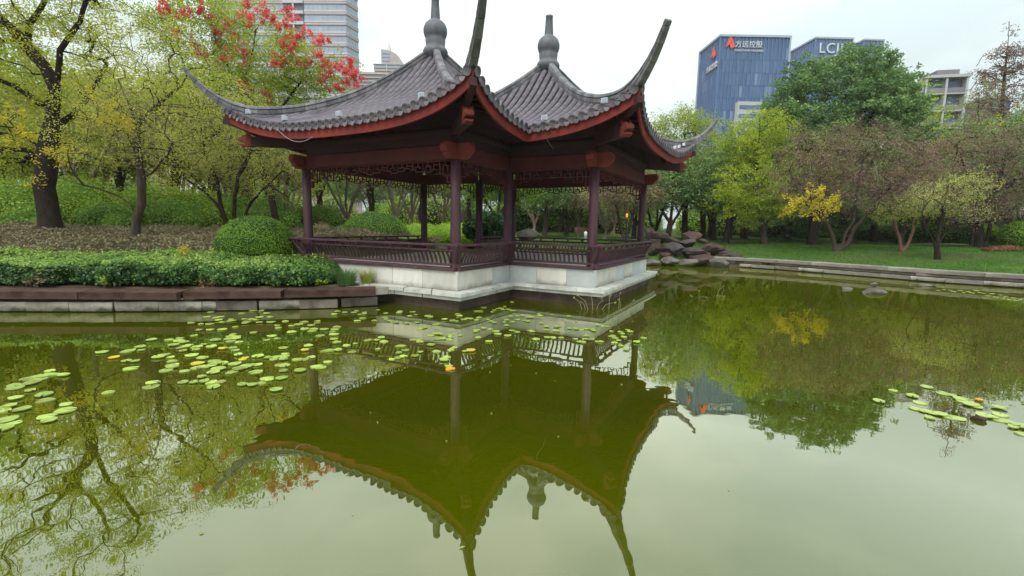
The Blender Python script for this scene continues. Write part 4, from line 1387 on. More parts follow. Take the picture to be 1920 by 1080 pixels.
# prototypes for the trees farther back, then copies
def proto(kind, seed):
    r = random.Random(seed)
    if kind == 'vase':
        stems = [[(0, 0, 0), (.1, 0, .7), (.5 * math.cos(a), .5 * math.sin(a), 1.8), (1.2 * math.cos(a), 1.2 * math.sin(a), 3.2)] for a in (0.3, 1.8, 3.2, 4.6, 5.6)]
        blobs = [((0, 0, 4.4), (2.6, 2.6, 1.4)), ((1.3, .5, 3.7), (1.6, 1.6, 1.1)), ((-1.4, -.4, 3.8), (1.6, 1.5, 1.1))]
        return tree_meshes(stems, blobs, 150, [('crown', L_sparse, 34, 0.12, 0.36, 1.0), ('olive_foliage', L_olive, 34, 0.12, 0.36, 0.6)], 0.17, M_bark_l, seed, wob=0.15)
    if kind == 'broad':
        stems = [[(0, 0, 0), (.05, 0, 1.2), (-.1, .1, 2.4), (0, 0, 4.2)], [(.02, 0, 1.4), (.9, .3, 2.6), (1.5, .5, 3.6)], [(0, .05, 1.6), (-.9, -.3, 2.8), (-1.5, -.4, 3.8)]]
        blobs = [((0, 0, 4.9), (2.0, 2.0, 1.6)), ((1.3, .4, 3.9), (1.6, 1.6, 1.3)), ((-1.3, -.3, 4.0), (1.6, 1.6, 1.3)), ((.2, -.9, 3.0), (1.8, 1.5, .9))]
        return tree_meshes(stems, blobs, 190, [('crown', L_mid, 70, 0.15, 0.42, 1.0)], 0.17, M_bark, seed)
    if kind == 'dark':
        stems = [[(0, 0, 0), (.1, 0, 1.0), (.2, .1, 2.6), (.1, 0, 4.6)], [(.1, 0, .9), (.8, .3, 2.2), (1.4, .5, 3.6)], [(.1, 0, 1.2), (-.8, .2, 2.6), (-1.3, .2, 3.8)]]
        blobs = [((0, 0, 4.8), (2.2, 2.2, 1.6)), ((1.2, .4, 3.8), (1.7, 1.6, 1.3)), ((-1.3, 0, 3.8), (1.7, 1.6, 1.3)), ((0, -.8, 2.9), (2.0, 1.4, .8))]
        return tree_meshes(stems, blobs, 190, [('crown', L_camphor, 60, 0.16, 0.42, 0.8), ('olive_foliage', L_olive, 30, 0.14, 0.4, 0.4)], 0.18, M_bark, seed)
    if kind == 'bright':
        stems = [[(0, 0, 0), (0, .05, 1.0), (.1, 0, 2.4), (0, 0, 4.0)], [(0, 0, 1.2), (.8, .3, 2.2), (1.2, .5, 3.2)]]
        blobs = [((0, 0, 4.4), (1.6, 1.6, 1.6)), ((.9, .3, 3.4), (1.4, 1.4, 1.2)), ((-.9, -.3, 3.2), (1.4, 1.4, 1.2))]
        return tree_meshes(stems, blobs, 150, [('crown', L_bright, 60, 0.15, 0.4, 0.8), ('yellow_green_foliage', L_yg, 40, 0.13, 0.4, 0.5)], 0.15, M_bark, seed)
    stems = [[(0, 0, 0), (.2, 0, .8), (.6, .1, 2.0), (1.1, .2, 3.4)], [(0, 0, .2), (-.3, .1, 1.2), (-.7, .1, 2.6), (-1.2, 0, 3.6)], [(.2, 0, .8), (.1, .3, 2.4), (.1, .5, 4.2)]]
    blobs = [((0, 0, 4.2), (2.6, 2.2, 1.5)), ((1.3, 0, 3.4), (1.8, 1.6, 1.0)), ((-1.4, 0, 3.5), (1.8, 1.6, 1.0))]
    return tree_meshes(stems, blobs, 240, [('crown', L_brown, 34, 0.13, 0.38, 1.0), ('olive_foliage', L_olive, 30, 0.13, 0.4, 0.5)], 0.17, M_bark, seed, wob=0.18)
PROTO = {}
for kind, seeds in (('vase', (101, 102)), ('broad', (111, 112)), ('dark', (121, 122)), ('bright', (131,)), ('brown', (141, 142))):
    PROTO[kind] = [proto(kind, s) for s in seeds]
rngT = random.Random(77)
_src = {}
MADE = []
def back_tree(kind, x, y, scale, label, group, stretch=1.0, spin=None):
    ps = PROTO[kind]
    k = rngT.randrange(len(ps))
    o, wood, parts = ps[k]
    p = on_land(x, y)
    nm = {'vase': 'vase_shaped_tree', 'broad': 'broadleaf_tree', 'dark': 'evergreen_tree', 'bright': 'bright_tree', 'brown': 'twiggy_tree'}[kind]
    src = _src.get((kind, k))
    if src is None:
        t = thing(nm, label, 'tree', (p.x, p.y, p.z - 0.05), 0, group)
        link('trunk', wood, t)
        for n_, me in parts:
            link(n_, me, t)
        _src[(kind, k)] = t
    else:
        t = src.copy()
        COL.objects.link(t)
        for ch in src.children:
            c = ch.copy()
            COL.objects.link(c)
            c.parent = t
        t['label'] = label
        t['group'] = group
    t.location = (p.x, p.y, p.z - 0.05)
    t.rotation_euler = (0, 0, rngT.uniform(0, 6.28) if spin is None else spin)
    t.scale = (scale, scale, scale * stretch)
    MADE.append(t)
    return t
G1 = 'trees crowded behind the left bank'
LBL = {'vase': 'tan fan-stemmed tree', 'broad': 'mid green tree', 'dark': 'dark green tree', 'bright': 'yellow-green tree', 'brown': 'brown twiggy tree'}
for kind, u, Y, s in [('broad', -260, 21, 1.4), ('bright', -120, 24, 1.5), ('broad', 10, 25, 1.5), ('vase', 150, 23, 1.35), ('bright', 230, 28, 1.5), ('brown', 330, 25, 1.3), ('vase', 300, 31, 1.5), ('broad', 400, 31, 1.5), ('bright', 90, 31, 1.55), ('vase', 180, 36, 1.7), ('vase', 440, 27, 1.25), ('bright', -60, 34, 1.6), ('broad', -200, 33, 1.6), ('brown', 520, 26, 1.15), ('vase', 345, 38, 1.7), ('bright', 470, 38, 1.4)]:
    p = at(u, 425, Y)
    back_tree(kind, p.x, p.y, s, LBL[kind] + ' crowded behind the left bank', G1)
G2 = 'trees seen through the open pavilion'
for kind, u, Y, s in [('vase', 545, 24, 1.0), ('vase', 648, 30, 1.15), ('vase', 742, 27, 1.1), ('brown', 700, 38, 1.3), ('vase', 830, 34, 1.1), ('broad', 600, 42, 1.5), ('dark', 790, 45, 1.5), ('broad', 880, 40, 1.2), ('broad', 935, 27, .95), ('dark', 1022, 38, 1.05), ('vase', 1000, 50, 1.4), ('brown', 1062, 42, 1.0), ('broad', 1085, 50, 1.3), ('vase', 1135, 36, 1.0), ('brown', 1172, 33, .95), ('dark', 1188, 40, 1.1), ('dark', 960, 55, 1.5), ('vase', 1150, 55, 1.5), ('vase', 770, 34, 1.2), ('vase', 870, 50, 1.6), ('dark', 1050, 58, 1.5)]:
    p = at(u, 430, Y)
    back_tree(kind, p.x, p.y, s, LBL[kind] + ' seen through the open pavilion', G2)
G3 = 'trees shading the lawn right of the pavilion'
for kind, u, Y, s in [('bright', 1368, 43, 1.35), ('bright', 1330, 47, 1.4), ('brown', 1838, 46, 1.75), ('broad', 1868, 50, 1.7), ('dark', 1252, 36, 1.2), ('brown', 1225, 43, 1.25), ('dark', 1338, 38, 1.1), ('dark', 1362, 36, 1.1), ('brown', 1318, 45, 1.4), ('dark', 1395, 46, 1.5), ('broad', 1480, 44, 1.35), ('brown', 1520, 42, 1.35), ('dark', 1640, 40, 1.3), ('brown', 1690, 36, 1.2), ('brown', 1740, 40, 1.5), ('broad', 1790, 42, 1.55), ('dark', 1830, 36, 1.2), ('brown', 1905, 42, 1.6), ('dark', 1980, 38, 1.7), ('brown', 2060, 32, 1.5), ('dark', 2180, 34, 1.7), ('broad', 2350, 30, 1.6), ('dark', 1450, 54, 1.7), ('dark', 1560, 52, 1.5), ('dark', 1760, 54, 1.7)]:
    p = at(u, 436, Y)
    back_tree(kind, p.x, p.y, s, LBL[kind] + ' on the lawn right of the pavilion', G3)
G4 = 'far row of trees closing the garden'
for k in range(42):
    a = math.radians(-62 + 124 * (k + rngT.uniform(-.3, .3)) / 41)
    d = rngT.uniform(68, 92)
    kind = rngT.choice(['dark', 'broad', 'brown', 'vase', 'dark', 'broad'])
    back_tree(kind, d * math.sin(a), d * math.cos(a), rngT.uniform(1.35, 1.75), LBL[kind] + ' in the far row closing the garden', G4)

ORD = ['leftmost', 'second from left', 'third from left', 'fourth from left', 'fifth from left', 'sixth from left', 'seventh from left', 'eighth from left', 'ninth from left', 'tenth from left', 'eleventh from left', 'twelfth from left', 'thirteenth from left']
def number_off(objs):
    by = {}
    for o in objs:
        by.setdefault(o['label'], []).append(o)
    for lab, os_ in by.items():
        if 1 < len(os_) <= len(ORD):
            os_.sort(key=lambda o: o.location.x / o.location.y)
            for k, o in enumerate(os_):
                o['label'] = lab + ', ' + (ORD[k] if k < len(os_) - 1 else 'rightmost')
number_off([o for o in MADE if o['group'] != G4])

# --- clipped bushes, hedges, shrubs
def bush(name, label, cat, blobs, n, size, lm, seed, core_m=None, jitter=0.05, spread=0.6, group=None, core=0.9):
    """leafy skin over a solid inner core; blobs in world space"""
    rng = np.random.default_rng(seed)
    cx, cy = np.mean([b[0][0] for b in blobs]), np.mean([b[0][1] for b in blobs])
    z0 = float(height(np.array([cx]), np.array([cy]))[0]) - 0.03
    o = np.array([cx, cy, z0])
    C = np.array([b[0] for b in blobs]) - o
    S = np.array([b[1] for b in blobs])
    area = (S[:, 0] * S[:, 2] + S[:, 0] * S[:, 1] + S[:, 1] * S[:, 2])
    k = rng.choice(len(blobs), n, p=area / area.sum())
    d = rng.normal(size=(n, 3))
    d /= np.linalg.norm(d, axis=1, keepdims=True)
    r = 1 + rng.normal(size=(n, 1)) * jitter - np.abs(rng.normal(size=(n, 1))) * 0.04
    p = C[k] + d * S[k] * r
    nn = d / S[k]
    nn /= np.linalg.norm(nn, axis=1, keepdims=True)
    ok = p[:, 2] > -0.02
    for j in range(len(blobs)):
        ins = (((p - C[j]) / S[j]) ** 2).sum(1) < 0.80
        ok &= ~(ins & (k != j))
    v, q = leaf_arrays(p[ok], size, rng, nn[ok], spread)
    t = thing(name, label, cat, tuple(o), 0, group)
    link('foliage', np_mesh('foliage', v, q, lm), t)
    mb = MB()
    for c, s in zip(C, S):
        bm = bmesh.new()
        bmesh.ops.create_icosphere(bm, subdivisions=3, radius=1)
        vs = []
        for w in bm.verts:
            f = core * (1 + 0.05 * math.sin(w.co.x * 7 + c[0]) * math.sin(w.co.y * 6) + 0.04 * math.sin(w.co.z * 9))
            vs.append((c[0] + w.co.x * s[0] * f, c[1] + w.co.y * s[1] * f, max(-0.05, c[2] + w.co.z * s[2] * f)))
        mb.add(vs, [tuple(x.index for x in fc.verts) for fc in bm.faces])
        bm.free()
    link('foliage_core', mb.mesh('foliage_core', core_m or M_bush, True, fix=False), t)
    return t
M_bush = mat('shade_dark_core', (0.016, 0.036, 0.010), 0.9, 0.1, (0.028, 0.058, 0.016), 9, 0.8, 25)  # far darker than the leaves: shade between them put into colour
M_bush_l = mat('inner_lime_foliage', (0.10, 0.19, 0.025), 0.9, 0.1, (0.15, 0.25, 0.035), 9, 0.8, 25)
M_bush_b = mat('inner_soft_foliage', (0.055, 0.105, 0.016), 0.9, 0.1, (0.095, 0.16, 0.024), 5, 0.8, 12)
M_bush_t = mat('inner_tan_foliage', (0.13, 0.095, 0.045), 0.9, 0.1, (0.17, 0.13, 0.065), 9, 0.8, 25)
def gb(u, v, Y, ru, rv, depth=1.0):
    b = bl(u, v, Y, ru, rv, 0, depth)
    return b
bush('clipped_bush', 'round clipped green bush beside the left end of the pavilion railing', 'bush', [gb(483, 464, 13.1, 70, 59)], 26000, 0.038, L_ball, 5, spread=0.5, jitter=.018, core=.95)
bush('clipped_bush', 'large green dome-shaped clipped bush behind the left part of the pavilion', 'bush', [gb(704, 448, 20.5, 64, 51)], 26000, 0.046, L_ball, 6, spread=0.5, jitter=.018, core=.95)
bush('clipped_bush', 'small tan clipped bush just behind the left corner column', 'bush', [gb(603, 450, 18.5, 30, 32)], 4000, 0.055, L_cover, 7, M_bush_t)
bush('clipped_bush', 'small dark green clipped bush left of the large dome bush', 'bush', [gb(648, 437, 24, 22, 16)], 3000, 0.07, L_hedge, 9)
bush('clipped_bush', 'dark round bush at the far right edge of the lawn', 'bush', [gb(1908, 442, 30, 26, 26)], 4500, 0.10, L_ball, 10)
bush('clipped_bush', 'small light green bush between trunks at the right edge', 'bush', [gb(1850, 432, 34, 16, 12)], 2500, 0.10, L_lime, 12, M_bush_l)
bush('low_hedge', 'bright yellow-green low hedge right of the dome bush', 'hedge', [gb(790, 447, 22, 50, 28), gb(850, 445, 23, 50, 27), gb(890, 448, 21.5, 34, 22)], 17000, 0.07, L_lime, 13, M_bush_l, spread=0.7)
bush('low_hedge', 'narrow yellow-green low hedge at the left foot of the dome bush', 'hedge', [gb(640, 450, 19.2, 40, 20), gb(700, 455, 19, 60, 14), gb(770, 456, 19, 50, 13)], 12000, 0.06, L_lime, 14, M_bush_l, spread=0.7)
bush('leafy_shrub', 'dark broad-leaved shrub behind the inner columns', 'bush', [gb(920, 425, 20.5, 34, 24), gb(885, 432, 20, 16, 14)], 2600, 0.17, L_dark, 16, spread=1.2, jitter=.15)
# soft shrubs massed behind the left bank, each one its own
for k, (u, v, Y, ru, rv, lm) in enumerate([(-90, 405, 20, 90, 60, 0), (25, 395, 20, 75, 55, 0), (150, 392, 21, 70, 58, 0), (205, 415, 18.5, 40, 30, 1), (300, 395, 21, 60, 45, 0), (370, 400, 22, 50, 40, 0), (330, 410, 20, 42, 32, 1), (60, 420, 18.5, 40, 24, 1), (440, 400, 24, 45, 35, 1), (510, 405, 24, 45, 35, 1), (590, 410, 30, 50, 26, 1)]):
    bush('soft_shrub', ('feathery bright green shrub' if lm == 0 else 'low mid green shrub') + ' massed behind the left bank', 'bush', [gb(u, v, Y, ru, rv), gb(u + ru * .5, v + rv * .3, Y - .5, ru * .6, rv * .7)], 9000 if lm == 0 else 5000, 0.11, L_bamboo if lm == 0 else L_mid, 200 + k, M_bush_b, jitter=0.12, spread=1.0, group='shrubs massed behind the left bank', core=0.85)
for k, (u, v, Y, ru, rv) in enumerate([(1640, 436, 44, 60, 16), (1480, 428, 50, 60, 16), (1760, 438, 40, 60, 16), (1560, 432, 52, 60, 18), (1850, 440, 44, 50, 20), (1960, 440, 34, 60, 30), (1400, 426, 55, 50, 14)]):
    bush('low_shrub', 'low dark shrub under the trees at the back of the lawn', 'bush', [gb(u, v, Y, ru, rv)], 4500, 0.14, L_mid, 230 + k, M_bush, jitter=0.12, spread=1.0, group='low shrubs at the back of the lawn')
for k, (u, v, Y, ru, rv) in enumerate([(1862, 468, 26, 16, 5), (1890, 468, 25.5, 20, 7), (1918, 466, 25.5, 18, 8), (1950, 470, 25, 20, 8)]):
    g_ = ground(u, v + 3)
    s = g_.y / FPX
    bush('russet_shrub', 'low russet brown shrub patch on the lawn at the right edge', 'bush', [((g_.x, g_.y, g_.z + rv * s * .5), (ru * s, ru * s * .8, rv * s))], 2500, 0.07, L_russet, 240 + k, M_bush_t, jitter=0.15, spread=1.0, group='russet shrubs at the right edge')

number_off([o for o in bpy.data.objects if o.get('group') in ('shrubs massed behind the left bank', 'low shrubs at the back of the lawn', 'russet shrubs at the right edge')])
# a belt of tall shrubs beyond the far trees, copies of three
belt = []
for k in range(34):
    a = math.radians(-60 + 120 * k / 33 + rngT.uniform(-1, 1))
    d = rngT.uniform(58, 74)
    x, y = d * math.sin(a), d * math.cos(a)
    h = float(height(np.array([x]), np.array([y]))[0])
    if k < 3:
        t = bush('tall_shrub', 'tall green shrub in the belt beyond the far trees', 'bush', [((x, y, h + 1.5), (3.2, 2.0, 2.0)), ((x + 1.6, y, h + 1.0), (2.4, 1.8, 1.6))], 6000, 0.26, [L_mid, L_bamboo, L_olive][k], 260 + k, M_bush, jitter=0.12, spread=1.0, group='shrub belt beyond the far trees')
        belt.append(t)
    else:
        src = belt[k % 3]
        t = src.copy()
        COL.objects.link(t)
        for ch in src.children:
            c = ch.copy()
            COL.objects.link(c)
            c.parent = t
        t.location = (x, y, h - .05)
        t.scale = (1, 1, rngT.uniform(.8, 1.3))
        t.rotation_euler = (0, 0, rngT.uniform(0, 6.28))

# the front hedge along the left kerb
def front_hedge():
    rng = np.random.default_rng(91)
    path = [Vector(p) for p in [(-24, 10.75), (-17, 10.85), (-11, 11.15), (-8.8, 11.35), (-7.0, 11.55), (-5.6, 11.75), (-4.45, 11.9)]]
    seg = [(b - a).length for a, b in zip(path[:-1], path[1:])]
    cum = np.concatenate([[0], np.cumsum(seg)])
    px_, py_ = np.array([p.x for p in path]), np.array([p.y for p in path])
    def surface(s, th, r):
        x = np.interp(s, cum, px_); y = np.interp(s, cum, py_)
        x2 = np.interp(s + .05, cum, px_) - np.interp(s - .05, cum, px_); y2 = np.interp(s + .05, cum, py_) - np.interp(s - .05, cum, py_)
        L = np.hypot(x2, y2) + 1e-9
        nx, ny = y2 / L, -x2 / L                      # towards the water
        endt = np.clip((cum[-1] - s) / 0.9, 0, 1) ** 0.5
        wob = 1 + 0.08 * np.sin(s * 2.1) + 0.07 * np.sin(s * 4.7 + 1) + .05 * np.sin(s * 9.3) + .05 * np.sin(th * 7 + s * 3)
        W = 1.0 * wob * (0.4 + 0.6 * endt)
        Hh = (0.50 + 0.05 * np.sin(s * 1.3) + .03 * np.sin(s * 5)) * (0.35 + 0.65 * endt)
        c, sn = np.cos(th), np.sin(th)
        w = np.sign(c) * np.abs(c) ** 0.55 * W * r
        z = np.abs(sn) ** 0.55 * Hh * r
        X, Y = x + nx * w, y + ny * w
        gz = np.minimum(height(X, Y), height(x, y))
        base = 0.45 + 0.10 * sstep(0.6, -1.2, w) + 0.06
        n = np.stack([nx * c, ny * c, sn + 0.2], -1)
        return np.stack([X, Y, base + z - 0.05], -1), n
    nc = 4600                                               # leaves in bunches at the twig ends, gaps between
    sc_ = rng.uniform(0, cum[-1], nc)
    sc_ = np.where(rng.uniform(size=nc) < .55, rng.uniform(cum[1] + 3, cum[-1], nc), sc_)
    n = nc * 15
    s = np.clip(np.repeat(sc_, 15) + rng.normal(size=n) * .045, 0, cum[-1])
    th = np.repeat(rng.uniform(0.0, math.pi * 0.9, nc), 15) + rng.normal(size=n) * .05
    p, nn = surface(s, th, np.repeat(1 + rng.normal(size=nc) * 0.06, 15) + rng.normal(size=n) * 0.02)
    nn /= np.linalg.norm(nn, axis=1, keepdims=True)
    o = np.array([-8.0, 11.6, 0.5])
    t = thing('hedge', 'long low glossy green hedge along the left kerb', 'hedge', tuple(o))
    v, q = leaf_arrays(p - o, 0.056, rng, nn, 0.75, aspect=0.6)
    link('foliage', np_mesh('foliage', v, q, L_hedge), t)
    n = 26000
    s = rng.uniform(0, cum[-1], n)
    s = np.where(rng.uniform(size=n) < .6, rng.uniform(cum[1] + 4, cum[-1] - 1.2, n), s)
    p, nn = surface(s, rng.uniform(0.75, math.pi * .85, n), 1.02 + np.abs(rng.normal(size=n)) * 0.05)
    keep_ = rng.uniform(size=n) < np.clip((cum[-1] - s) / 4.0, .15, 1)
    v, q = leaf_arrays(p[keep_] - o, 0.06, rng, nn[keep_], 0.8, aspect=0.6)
    link('lit_top_growth', np_mesh('lit_top_growth', v, q, L_top), t)  # paler leaves carry the light on the hedge top
    # larger leaves low on the water side, darkened to carry its shade
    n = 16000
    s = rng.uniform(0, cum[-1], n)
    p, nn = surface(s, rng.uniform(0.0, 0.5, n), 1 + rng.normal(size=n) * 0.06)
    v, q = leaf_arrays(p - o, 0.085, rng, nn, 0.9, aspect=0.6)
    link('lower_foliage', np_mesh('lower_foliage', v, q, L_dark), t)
    # stray shoots above the clipped top
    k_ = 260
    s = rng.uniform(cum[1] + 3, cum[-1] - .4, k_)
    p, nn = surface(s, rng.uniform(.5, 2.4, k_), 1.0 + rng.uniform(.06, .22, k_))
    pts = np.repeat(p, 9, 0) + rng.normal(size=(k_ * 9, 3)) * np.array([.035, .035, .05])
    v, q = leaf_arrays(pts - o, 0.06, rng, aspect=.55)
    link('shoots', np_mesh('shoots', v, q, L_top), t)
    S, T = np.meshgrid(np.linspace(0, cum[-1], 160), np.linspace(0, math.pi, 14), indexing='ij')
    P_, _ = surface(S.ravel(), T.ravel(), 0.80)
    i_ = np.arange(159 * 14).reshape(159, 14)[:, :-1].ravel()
    link('foliage_core', np_mesh('foliage_core', P_ - o, np.stack([i_, i_ + 1, i_ + 15, i_ + 14], 1), M_bush, True), t)  # dark core paints shade into the gaps between bunches
front_hedge()

# small plants along the hedge foot
def sprig(name, label, p, lm, n, size, r, seed, hgt=0.0, cat='plant', stemm=M_bark):
    rng = np.random.default_rng(seed)
    t = thing(name, label, cat, p)
    mb = MB()
    pts = []
    for k in range(max(4, n // 9)):
        a = rng.uniform(0, 6.28); rr = rng.uniform(.3, 1) * r
        e = Vector((math.cos(a) * rr, math.sin(a) * rr, hgt + rng.uniform(.3, 1) * r))
        mb.tube([(0, 0, 0), tuple(e * .5 + Vector((0, 0, .05))), tuple(e)], [.008, .005, .003], 4)
        pts += [np.array(e) + rng.normal(size=3) * r * .22 for _ in range(9)]
    mb.build('stem', stemm, t)
    v, q = leaf_arrays(np.array(pts), size, rng, aspect=.6)
    link('leaves', np_mesh('leaves', v, q, lm), t)
    return t
for k, (u, v, lab, lm, n, size, r) in enumerate([(265, 532, 'bright lime seedling at the middle of the hedge foot', L_lime, 60, .075, .17), (368, 533, 'small lime seedling below the yellow creeper', L_lime, 40, .065, .13), (200, 535, 'mid green leafy weed at the hedge foot left of the bright seedling', L_bright, 50, .06, .15), (140, 528, 'leafy green weed low in the hedge left side', L_bright, 60, .07, .18), (70, 534, 'dry straw-brown weed at the left end of the kerb bed', L_cover, 120, .07, .25), (600, 533, 'lime green weed at the right foot of the hedge', L_lime, 50, .06, .14), (510, 534, 'light green weed under the hedge near its right end', L_bright, 50, .055, .13), (388, 537, 'reddish brown dry weed under the hedge by the kerb', L_russet, 60, .06, .15)]):
    p = atz(u, v, 0.46)
    sprig('weed', lab, (p.x, p.y, 0.44), lm, n, size, r, 300 + k)
p = atz(343, 520, 0.5)
tcr = thing('creeper', 'dry yellow creeper hanging down the face of the front hedge', 'plant', (p.x, p.y, 0.45))
rng_ = np.random.default_rng(5)
cp = []
mb = MB()
for k in range(5):
    x = rng_.uniform(-.12, .12)
    pl = [(x, .10, .75), (x + .03, -.02, .62), (x - .03, -.08, .4), (x + rng_.uniform(-.08, .08), -.09, .12)]
    mb.tube(pl, [.006] * 4, 4)
    for q0 in pl:
        cp += [np.array(q0) + rng_.normal(size=3) * .05 for _ in range(12)]
mb.build('stem', M_bark_l, tcr)
v, q = leaf_arrays(np.array(cp), .06, rng_)
link('leaves', np_mesh('leaves', v, q, L_yellow), tcr)
# grass tuft where the hedge meets the pavilion
def tuft(label, p, n, h, r, seed, lm=None):
    rng = np.random.default_rng(seed)
    t = thing('grass_tuft', label, 'grass tuft', p)
    vs, fs = [], []
    for k in range(n):
        a, rr = rng.uniform(0, 6.28), r * math.sqrt(rng.uniform(0, 1)) * .6
        b = np.array([math.cos(a) * rr, math.sin(a) * rr, 0])
        lean = np.array([math.cos(a), math.sin(a), 0]) * rng.uniform(.1, .7) * h
        hh = h * rng.uniform(.5, 1)
        w = np.array([-math.sin(a), math.cos(a), 0]) * .006
        m = b + lean * .3 + np.array([0, 0, hh * .65]); e = b + lean + np.array([0, 0, hh])
        o = len(vs)
        vs += [b - w, b + w, m + w * .8, m - w * .8, e + w * .15, e - w * .15]
        fs += [(o, o + 1, o + 2, o + 3), (o + 3, o + 2, o + 4, o + 5)]
    link('blades', np_mesh('blades', np.array(vs), np.array(fs), lm or L_tuft), t)
    return t
p = atz(650, 532, 0.44); tuft('tall green grass tuft between the hedge end and the stone wall', (p.x, p.y, .42), 420, .42, .35, 1)
p = atz(685, 530, 0.46); tuft('pale green grass tuft against the pavilion wall', (p.x, p.y + .1, .42), 220, .40, .22, 2, L_pale)

# brown ground cover on the slope behind the hedge, and grass on the lawn
rng_ = np.random.default_rng(17)
n = 260000
xs, ys = rng_.uniform(-22, -3.2, n), rng_.uniform(10.5, 24, n)
sd = -pond_sd(xs, ys)
ok = (sd > 2.3) & (sd < 9.5)
inside = np.abs(xs + 0.9) < 0
P2 = PAV_W.inverted()
lx = np.array(P2)[0, 0] * xs + np.array(P2)[0, 1] * ys + np.array(P2)[0, 3]
ly = np.array(P2)[1, 0] * xs + np.array(P2)[1, 1] * ys + np.array(P2)[1, 3]
ok &= ~((np.abs(lx) < 3.2) & (np.abs(ly) < 3.2))
ok &= (rng_.uniform(size=n) < 0.75)
xs, ys = xs[ok][:95000], ys[ok][:95000]
zz = height(xs, ys) + 0.10 + 0.08 * np.sin(xs * 2.3) * np.sin(ys * 2.9) + np.abs(rng_.normal(size=len(xs))) * 0.05
v, q = leaf_arrays(np.stack([xs, ys, zz], -1), 0.075, rng_)
link('ground_cover', np_mesh('ground_cover', v, q, L_cover), None, kind='stuff')
n = 400000
xs, ys = rng_.uniform(3, 46, n), rng_.uniform(8, 46, n)
sd = -pond_sd(xs, ys)
ok = (sd > 0.75) & (rng_.uniform(size=n) < np.clip(16 / np.hypot(xs, ys), 0, 1) ** 1.2)
xs, ys = xs[ok][:130000], ys[ok][:130000]
n = len(xs)
zz = height(xs, ys)
h = rng_.uniform(.05, .13, n) * (1 + 0.5 * np.sin(xs * 1.1) * np.sin(ys * 1.7))
a = rng_.uniform(0, 6.28, n)
w = np.stack([np.cos(a), np.sin(a), 0 * a], -1) * 0.014
b = np.stack([xs, ys, zz - .01], -1)
e = b + np.stack([rng_.normal(size=n) * .04, rng_.normal(size=n) * .04, h], -1)
gv = np.stack([b - w, b + w, e], 1).reshape(-1, 3)
link('grass', np_mesh('grass', gv, np.arange(3 * n).reshape(n, 3), L_grass), None, kind='stuff')

# ------------------------------------------------------------------ buildings beyond the trees
M_glass = mat('blue_curtain_glass', (0.055, 0.112, 0.23), 0.25, 0.4, (0.042, 0.092, 0.195), 0.06)
M_glass2 = mat('dusky_blue_glass', (0.085, 0.13, 0.25), 0.25, 0.5, (0.065, 0.105, 0.22), 0.06)
M_panes = leafmat('blue_window_pane', [(0.034, 0.078, 0.17), (0.058, 0.118, 0.235), (0.11, 0.175, 0.30)], 0.0, 0.05, 0.22)
M_pane_l = mat('light_blue_pane', (0.17, 0.24, 0.36), 0.2, 0.5, (0.125, 0.19, 0.33), 0.15)
M_fin_b = mat('blue_metal_fin', (0.11, 0.165, 0.32), 0.5, 0.3)
M_edge = mat('pale_metal_edge', (0.32, 0.37, 0.46), 0.5, 0.4)
M_wband = mat('white_spandrel', (0.50, 0.48, 0.50), 0.6, 0.3, (0.44, 0.42, 0.45), 0.3)
M_pband = mat('pink_brown_line', (0.36, 0.28, 0.28), 0.7, 0.2)
M_twin = mat('grey_blue_window_band', (0.25, 0.30, 0.40), 0.3, 0.5, (0.33, 0.38, 0.46), 0.25, stretch=(1, 1, .2))
M_recess_shade = mat('dark_recess_shade', (0.13, 0.13, 0.16), 0.8, 0.2)  # shade inside the balcony bay put into the colour
M_beige = mat('beige_stone_facade', (0.42, 0.36, 0.34), 0.8, 0.2, (0.36, 0.31, 0.30), 0.2)
M_apt = mat('grey_brown_plaster', (0.22, 0.205, 0.215), 0.8, 0.2, (0.17, 0.16, 0.18), 0.3)
M_aptw = mat('pale_concrete_rail', (0.40, 0.40, 0.41), 0.8, 0.2)
M_sign_w = mat('white_sign_letter', (0.55, 0.58, 0.62), 0.5, 0.3)
M_sign_r = mat('red_sign_mark', (0.70, 0.08, 0.05), 0.5, 0.3)
M_spike = mat('pale_green_metal', (0.50, 0.55, 0.42), 0.5, 0.3)

def frame_on(p, d):
    """matrix with x along the facade, y outwards (towards the viewer), z up"""
    d = Vector((d[0], d[1], 0)).normalized()
    n = Vector((d.y, -d.x, 0))
    if n.dot(-Vector((p[0], p[1], 0))) < 0:
        n = -n
    m = Matrix((d, n, Vector((0, 0, 1)))).transposed().to_4x4()
    m.translation = Vector(p)
    return m
def xf(mb, m):
    mb.v = [tuple(m @ Vector(v)) for v in mb.v]
    return mb
def lettering(name, txt, size, m, parent, mw, ext=0.15, spacing=1.0):
    cu = bpy.data.curves.new(name, 'FONT')
    cu.body = txt
    cu.size = size
    cu.extrude = ext
    cu.space_character = spacing
    cu.materials.append(m)
    o = bpy.data.objects.new(name, cu)
    COL.objects.link(o)
    me = bpy.data.meshes.new_from_object(o.evaluated_get(bpy.context.evaluated_depsgraph_get()))
    me.name = name
    bpy.data.objects.remove(o)
    if not me.materials:
        me.materials.append(m)
    o = link(name, me, parent)
    o.matrix_local = mw
    return o
def text_m(fm, x, z, y=0.25):
    """text lying on a facade: x along it, upright, facing out (mirrored facades run their x the other way)"""
    d, n = fm.col[0].to_3d(), fm.col[1].to_3d()
    right = Vector((0, 0, 1)).cross(n)
    m = Matrix((right, Vector((0, 0, 1)), n)).transposed().to_4x4()
    m.translation = fm @ Vector((x, y, z))
    return m

